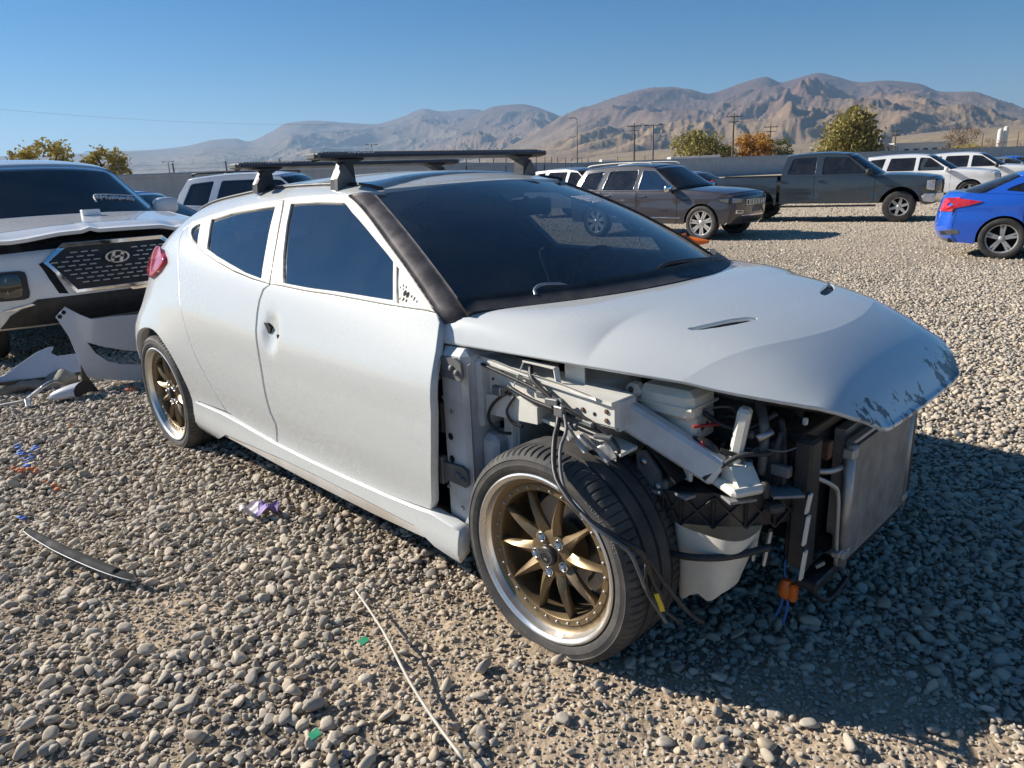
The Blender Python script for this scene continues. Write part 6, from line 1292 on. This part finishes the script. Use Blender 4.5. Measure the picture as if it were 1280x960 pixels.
# mountains ----------------------------------------------------------------
def ridge(name, pts, D, r0, seed, spur, cols, back=.35, amp=.42):
    pts = np.array(pts, float); px = np.linspace(pts[0, 0], pts[-1, 0], 760); py = smooth_interp(px, pts[:, 0], pts[:, 1])
    d = np.array([ray(a, b) for a, b in zip(px, py)]); hl = np.hypot(d[:, 0], d[:, 1]); dx, dy = d[:, 0]/hl, d[:, 1]/hl; Hh = CP[2]+D*d[:, 2]/hl; Hh = np.maximum(Hh, 5)
    az = np.arctan2(dy, dx); ns = 210; s = np.concatenate([np.linspace(0, 1, ns), 1+np.linspace(.02, back, 14)]); S_, A_ = np.meshgrid(s, az); Hm = Hh[:, None]
    Hb = np.convolve(np.pad(Hh, 20, 'edge'), np.ones(41)/41, 'valid')[:, None]
    f = np.where(S_ <= 1, np.clip(S_, 0, 1)**1.35, np.clip(1-(S_-1)/back*1.1, 0, 1)); Rr = r0+(D-r0)*S_; gx, gy = Rr*np.cos(A_)/spur, Rr*np.sin(A_)/spur; wx = fbm(gx*.6+seed, gy*.6, 3)*1.3; wy = fbm(gx*.6+5, gy*.6+seed, 3)*1.3
    def rdg(a, b, o):
        t_ = 0; am = 1.; tot = 0; w_ = 1.
        for k in range(o): q = (1-np.abs(2*vnoise(a*2**k+k*7.7+seed, b*2**k+k*3.3)-1))**1.5*w_; w_ = np.clip(q*1.8+.15, 0, 1); t_ = t_+am*q; tot += am; am *= .58
        return t_/tot
    rid = rdg(gx+wx, gy+wy, 7)
    env = np.clip(S_, 0, 1)**.9*np.clip(1-S_, 0, 1)**.75*3
    hh = Hb*f+(Hm-Hb)*np.clip(S_, 0, 1)**6*(S_ <= 1) + (Hm-Hb)*np.clip(2-S_*1., 0, 1)*(S_ > 1)
    z = -2+hh+Hb*amp*env*(rid-.52)*1.5; z = np.maximum(z, -3-20*(S_ <= 0.01)); Rr = r0+(D-r0)*S_
    X = CP[0]+Rr*np.cos(A_); Y = CP[1]+Rr*np.sin(A_); V = np.stack([X, Y, z], -1).reshape(-1, 3); m = len(s); na = len(px)
    i, j = np.meshgrid(np.arange(na-1), np.arange(m-1), indexing='ij'); F = np.stack([i*m+j, (i+1)*m+j, (i+1)*m+j+1, i*m+j+1], -1).reshape(-1, 4)
    t = NT(name+'_ground'); n1 = t.noise(.0016, 8, .65); n2 = t.noise(.012, 6, .7); ge = t.node('ShaderNodeNewGeometry'); sx_ = t.node('ShaderNodeSeparateXYZ'); t.l.new(ge.outputs['Position'], sx_.inputs[0])
    hz = t.ramp(t.math('ADD', t.math('DIVIDE', sx_.outputs[2], float(Hh.max())), t.math('MULTIPLY', t.math('SUBTRACT', n1, .5), .9)), [(.18, cols[0]), (.5, cols[1]), (.85, cols[2])]); t.set(base=t.mix(t.ramp(n2, [(.45, 0.), (.7, .5)]), hz, (.11, .085, .07)), rough=.95, spec=.1); t.bump(n2, .5, 25.); M[name+'_ground'] = t.m
    me = bpy.data.meshes.new(name); me.from_pydata(V.tolist(), [], F.tolist()); me.update(); me.polygons.foreach_set('use_smooth', [True]*len(F)); o = link(name, me, t.m); tag(o, kind='structure'); return o
ridge('mountain_range', [(560, 205), (620, 190), (680, 160), (700, 147), (745, 133), (781, 117.6), (836, 108.5), (858, 111), (883, 117.6), (926, 104), (958, 96), (976, 102.6), (990, 99.5), (1024, 91), (1044, 95), (1076, 102.6), (1108, 100.4), (1148, 104), (1176, 114), (1212, 115), (1244, 124), (1280, 136), (1350, 150), (1450, 165)], 8800, 2600, 5.3, 1300., [(.29, .205, .125), (.17, .11, .08), (.12, .075, .065)])
ridge('foothill', [(440, 210), (500, 195), (540, 172), (575, 152), (600, 140), (620, 132.5), (652, 130), (670, 133.4), (702, 147), (740, 162), (780, 176), (830, 190)], 11000, 5000, 9.1, 1300., [(.29, .205, .13), (.18, .12, .085), (.13, .085, .07)], amp=.32)
ridge('far_range', [(-60, 196), (60, 194), (140, 189), (172, 188), (208, 185.5), (235, 182), (267, 174.6), (294, 173), (310, 176.5), (335, 166.5), (362, 153), (394, 150.6), (430, 153), (466, 155), (502, 146), (530, 135.7), (552, 139), (588, 136), (640, 150), (700, 170)], 13200, 6000, 2.7, 1700., [(.26, .20, .135), (.19, .14, .10), (.14, .10, .085)], amp=.24)
# near low tan slope in front of the range
ridge('tan_slope', [(640, 205), (700, 200), (780, 190), (860, 184), (940, 181), (1020, 178), (1100, 172), (1180, 163), (1250, 158), (1330, 150), (1450, 140)], 3600, 900, 1.9, 700., [(.34, .26, .155), (.31, .23, .14), (.26, .19, .12)], amp=.16)
# the air between: even pale haze
mb = MB(); mb.box((-4000, 4000, 640), (44000, 44000, 1330), bev=0); hz_ = mb.build('haze', None); t = NT('air'); t.n.remove(t.b); pv = t.node('ShaderNodeVolumePrincipled'); pv.inputs['Color'].default_value = (.46, .70, 1.0, 1); pv.inputs['Density'].default_value = 6.2e-5; pv.inputs['Anisotropy'].default_value = .2
t.l.new(pv.outputs[0], t.out.inputs['Volume']); hz_.data.materials.append(t.m); tag(hz_, 'pale blue haze over the far mountains', 'haze', kind='stuff')
# ---------------------------------------------------------------- things lying on the gravel
paint('bumper_paint', (.60, .62, .66), dust=.30)
def px_poly(pts, X0, lean=0.):
    out = []
    for a, b in pts:
        q = at_x(a, b, X0)
        for _ in range(4): q = at_x(a, b, X0-lean*q[2])
        out.append((q[1], q[2]))
    return np.array(out)
def lying(X0, lean, bow, cy): return lambda u, v: np.stack([X0-lean*np.asarray(v, float)+bow*np.cos(np.clip((np.asarray(u, float)-cy)*1.6, -1.5, 1.5)), np.asarray(u, float), np.asarray(v, float)], -1)
X0 = -4.30
o1 = px_poly([(69, 396), (80, 383), (97, 392), (112, 398), (140, 394), (172, 391), (215, 388), (222, 440), (215, 476), (180, 474), (150, 474), (118, 473), (104, 468), (98, 452), (85, 420)], X0, .12)
h1 = px_poly([(107, 427), (125, 432), (150, 436), (178, 438), (205, 440), (203, 455), (178, 454), (150, 454), (131, 450), (117, 440)], X0, .12)
bc = panel('bumper_cover', lying(X0, .12, .10, .0), o1, 'bumper_paint', None, holes=[h1], step=.05, sc=(1, 1), thick=.012, out=(1, 0, 0), lip=.004); tag(bc, 'torn off pale bumper cover standing on the gravel behind the rear wheel', 'bumper')
for a, b in ((78, 390), (73.5, 395.5)):
    y, z = px_poly([(a, b)], X0, .12)[0]; q = lying(X0, .12, .10, .0)(y, z); mb = MB(); mb.lathe([(0, .009), (.014, .009)], (q[0], q[1], q[2]), 'X', 12); mb.build('bolt_hole', 'dark_void', bc)
dz_ = px_poly([(100, 455), (108, 470), (124, 489), (103, 489)], X0+.06, .0); mb = MB(); mb.prism([tuple(p) for p in dz_], X0+.06, X0+.075, 'YZ'); mb.build('mounting_flap', 'black_plastic', bc)
X1 = -4.72
o2 = px_poly([(0, 466), (14, 455), (40, 437), (55, 431), (62, 430), (58, 438), (66, 442), (90, 439), (98, 448), (104, 460), (80, 464), (60, 467), (25, 471), (0, 474), (-40, 478), (-40, 475)], X1, .9)
fp = panel('fender_panel', lying(X1, .9, .12, -1.0), o2, 'bumper_paint', None, step=.05, sc=(1, 1), thick=.012, out=(1, 0, .6), lip=.004); tag(fp, 'white body panel with a curved cut-out lying flat beside the bumper cover', 'body panel')
o3 = px_poly([(-40, 477), (25, 471.5), (60, 467.5), (85, 464), (100, 462), (88, 470), (40, 475), (-40, 482)], X1+.02, .9); mb = MB(); mb.prism([tuple(p) for p in o3], X1+.02, X1+.05, 'YZ'); mb.build('inner_edge', 'black_plastic', fp)
# quilted cloth
def pad(U, W_):
    a = at_z(-45, 489, .05); b = at_z(97, 473, .05); c = a+(b-a)*U[..., None]; an = W_*2*math.pi; wob = 1+.18*np.sin(U*23)+.1*np.sin(U*51+1); w = .13*(1-.5*np.abs(2*U-1)**6); h = .055*wob
    return c+np.stack([np.cos(an)*w, -np.cos(an)*w*.3, np.sin(an)*h+.02*np.sin(U*15+an)], -1)
mb = MB(); mb.grid(pad, 60, 18); tag(mb.build('cloth_pad', 'grey_cloth'), 'long dirty beige cloth pad under the white body panel', 'cloth')
# mirror shell
a = at_z(62, 497, .06); b = at_z(104, 487, .09)
def shell(U, W_):
    c = a+(b-a)*U[..., None]; an = W_*2*math.pi; s_ = np.sqrt(np.clip(1-(1-U)**2.2, 0, 1))*.9+.02; r1 = .075*s_*(1+.2*U); r2 = .062*s_; n_ = V3((.55, -.83, 0))
    return c+n_*(np.cos(an)*r1)[..., None]+V3((0, 0, 1))*(np.maximum(np.sin(an), -.55)*r2)[..., None]
mb = MB(); mb.grid(shell, 18, 24); ms = tag(mb.build('mirror_cap', 'bumper_paint'), 'pointed white mirror cap lying in front of the bumper cover', 'mirror cap'); mb = MB(); mb.add([tuple(p) for p in shell(np.ones(24), np.arange(24)/24)], [tuple(range(24))]); mb.build('open_end', 'black_plastic', ms)
g0 = at_z(35, 503, .05); mb = MB(); mb.bar(g0+V3((-.12, -.14, -.01)), g0+V3((.02, .02, .02)), .022, .016); mb.bar(g0+V3((0, 0, .02)), g0+V3((.10, -.02, -.01)), .03, .02); mb.bar(g0+V3((0, 0, .02)), g0+V3((-.06, .10, .06)), .024, .02); mb.tube([g0+V3((-.06, .10, .06)), g0+V3((-.1, .18, .08)), g0+V3((-.2, .26, .04))], .012, 6); tag(mb.build('metal_bracket', 'steel'), 'small grey metal linkage lying beside the mirror cap', 'bracket')
def on_ground(px, py, dz=.03): q = at_z(px, py, .05); q[2] = float(ground_z(q[0], q[1]))+dz; return q
pts = [on_ground(*p, .045) for p in ((35, 669), (70, 690), (115, 712), (150, 725), (172, 731))]; C = curve(pts, 6)
def strip_(U, W_):
    i = np.clip((U*(len(C)-1)).round().astype(int), 0, len(C)-1); w = .022*np.sin(np.clip(U*.94+.05, 0, 1)*math.pi)**.35; n_ = V3((-.22, .97, 0)); return C[i]+n_*((W_-.5)*w)[..., None]*2+V3((0, 0, 1))*(.012*(1-(2*W_-1)**2))[..., None]
mb = MB(); mb.sheet(strip_, 26, 4, .004); ts = tag(mb.build('trim_strip', 'dark_void'), 'curved dark plastic trim strip lying on the open gravel', 'trim'); mb = MB(); mb.tube([strip_(np.array(u), np.array(0.))+V3((0, 0, -.002)) for u in np.linspace(0, 1, 14)], .0018, 5, sub=1); mb.build('pale_edge', 'white_vinyl', ts)
# plastic wrapper, two tones
simple('purple_film', (.24, .17, .42), .6, dirt=.3); simple('pale_film', (.58, .53, .56), .6, dirt=.4)
q = on_ground(325, 644, .05)
def film(U, W_): return q+np.stack([(U-.5)*.15+.0*W_, (W_-.5)*.09, .018*np.sin(U*9+W_*5)+.012*np.sin(W_*13)], -1) @ np.array([[.7, .7, 0], [-.7, .7, 0], [0, 0, 1]]).T*0+q+((np.stack([(U-.5)*.15, (W_-.5)*.09, .018*np.sin(U*9+W_*5)+.012*np.sin(W_*13)], -1)) @ np.array([[.71, .70, 0], [-.70, .71, 0], [0, 0, 1.]]))
def film(U, W_):
    L = np.stack([(U-.5)*.15, (W_-.5)*.09*(1-.5*np.abs(2*U-1)), .018*np.sin(U*9+W_*5)+.012*np.sin(W_*13)], -1); M_ = np.array([[.71, .70, 0], [-.70, .71, 0], [0, 0, 1.]]); return q+L @ M_
mb = MB(); mb.sheet(lambda U, W_: film(U*.55, W_), 10, 8, .001); wr = tag(mb.build('plastic_wrapper', 'pale_film'), 'crumpled clear and purple plastic wrapper below the sill', 'wrapper'); mb = MB(); mb.sheet(lambda U, W_: film(.5+U*.5, W_)+V3((0, 0, .004)), 10, 8, .001); mb.build('printed_half', 'purple_film', wr)
glass('green_glass', (.03, .55, .22), 1.5, .01); simple('green_base', (.02, .20, .08), .2, coat=.6, dirt=.3)
for (a_, b_), lab in (((456, 818), 'small green glass shard beside the pale rod'), ((395, 930), 'green bottle glass shard at the bottom edge')):
    q_ = on_ground(a_, b_, .045); mb = MB(); mb.add([q_+V3(p) for p in ((-.014, -.006, 0), (.010, -.014, .004), (.02, .008, .012), (-.01, .014, .01), (-.018, -.008, .006), (.012, -.016, .010), (.02, .008, .018), (-.01, .014, .016))], [(0, 3, 2, 1), (4, 5, 6, 7), (0, 1, 5, 4), (1, 2, 6, 5), (2, 3, 7, 6), (3, 0, 4, 7)]); tag(mb.build('glass_shard', 'green_base'), lab, 'glass shard')
simple('pale_rod', (.55, .50, .42), .6, dirt=.5, dscale=20)
mb = MB(); mb.tube([on_ground(*p, .055) for p in ((446, 750), (480, 805), (512, 862), (545, 915), (580, 965))], [.003, .0042, .0045, .0045, .0045], 6); tag(mb.build('thin_rod', 'pale_rod'), 'thin pale rod lying across the gravel in the foreground', 'rod')
# spray paint on pebbles: blue fork and orange bar
simple('blue_spray', (.035, .14, .55), .6, dirt=.2, dscale=30); simple('orange_spray', (.58, .20, .09), .8, dirt=.5, dscale=30)
SM = {c: stone_mesh(3+i, 1) for i, c in enumerate(('blue_spray', 'orange_spray'))}
for c in SM: SM[c].materials.clear(); SM[c].materials.append(M[c])
def mark(pix, colr, label, name, sz=.05):
    root = empty(name, on_ground(*pix[0], 0.), label=label, cat='paint mark'); b0 = np.array(root.location[:])
    for a_, b_ in pix:
        o = bpy.data.objects.new('painted_stone', SM[colr]); COL.objects.link(o); o.parent = root; p = on_ground(a_, b_, .028)-b0; o.location = p; s_ = sz*random.uniform(.8, 1.3); o.scale = (s_, s_, s_*.9); o.rotation_euler = (0, 0, random.random()*6)
mark([(21, 556), (23, 560), (26, 564), (28, 569), (31, 574), (33, 580), (36, 575), (39, 569), (42, 563), (45, 558), (34, 584), (25, 568), (40, 573), (46, 561), (30, 567)], 'blue_spray', 'blue fork-shaped spray mark on the gravel at far left', 'blue_spray_mark', .032); mark([(18, 586), (23, 588), (29, 587), (36, 588), (42, 587), (47, 589), (26, 590), (44, 591)], 'orange_spray', 'orange spray mark just below the blue fork', 'orange_spray_mark', .030)
mark([(56, 603), (68, 606), (72, 609), (88, 531)], 'orange_spray', 'few orange pebbles right of the spray marks', 'orange_pebbles', .028); mark([(25, 645), (29, 647)], 'blue_spray', 'single blue painted pebble below the spray marks', 'blue_pebble', .04); mark([(163, 484), (168, 486), (160, 487)], 'orange_spray', 'orange pebbles under the bumper cover', 'orange_pebbles', .05)
# orange cone lying beyond the bonnet
q_ = dxy(857, 14.6); cn = empty('traffic_cone', (q_[0], q_[1], gz(*q_)+.12), R(20), 'orange traffic cone on its side beyond the windscreen corner', 'cone'); mb = MB(); mb.lathe([(.03, .5), (.035, .48), (.12, .05), (.12, .0)], (0, 0, .05), 'X', 16); mb.build('cone', 'orange_plastic', cn, 40); mb = MB(); mb.box((-.0, 0, .05), (.04, .32, .32), bev=.2); mb.build('base', 'orange_plastic', cn)
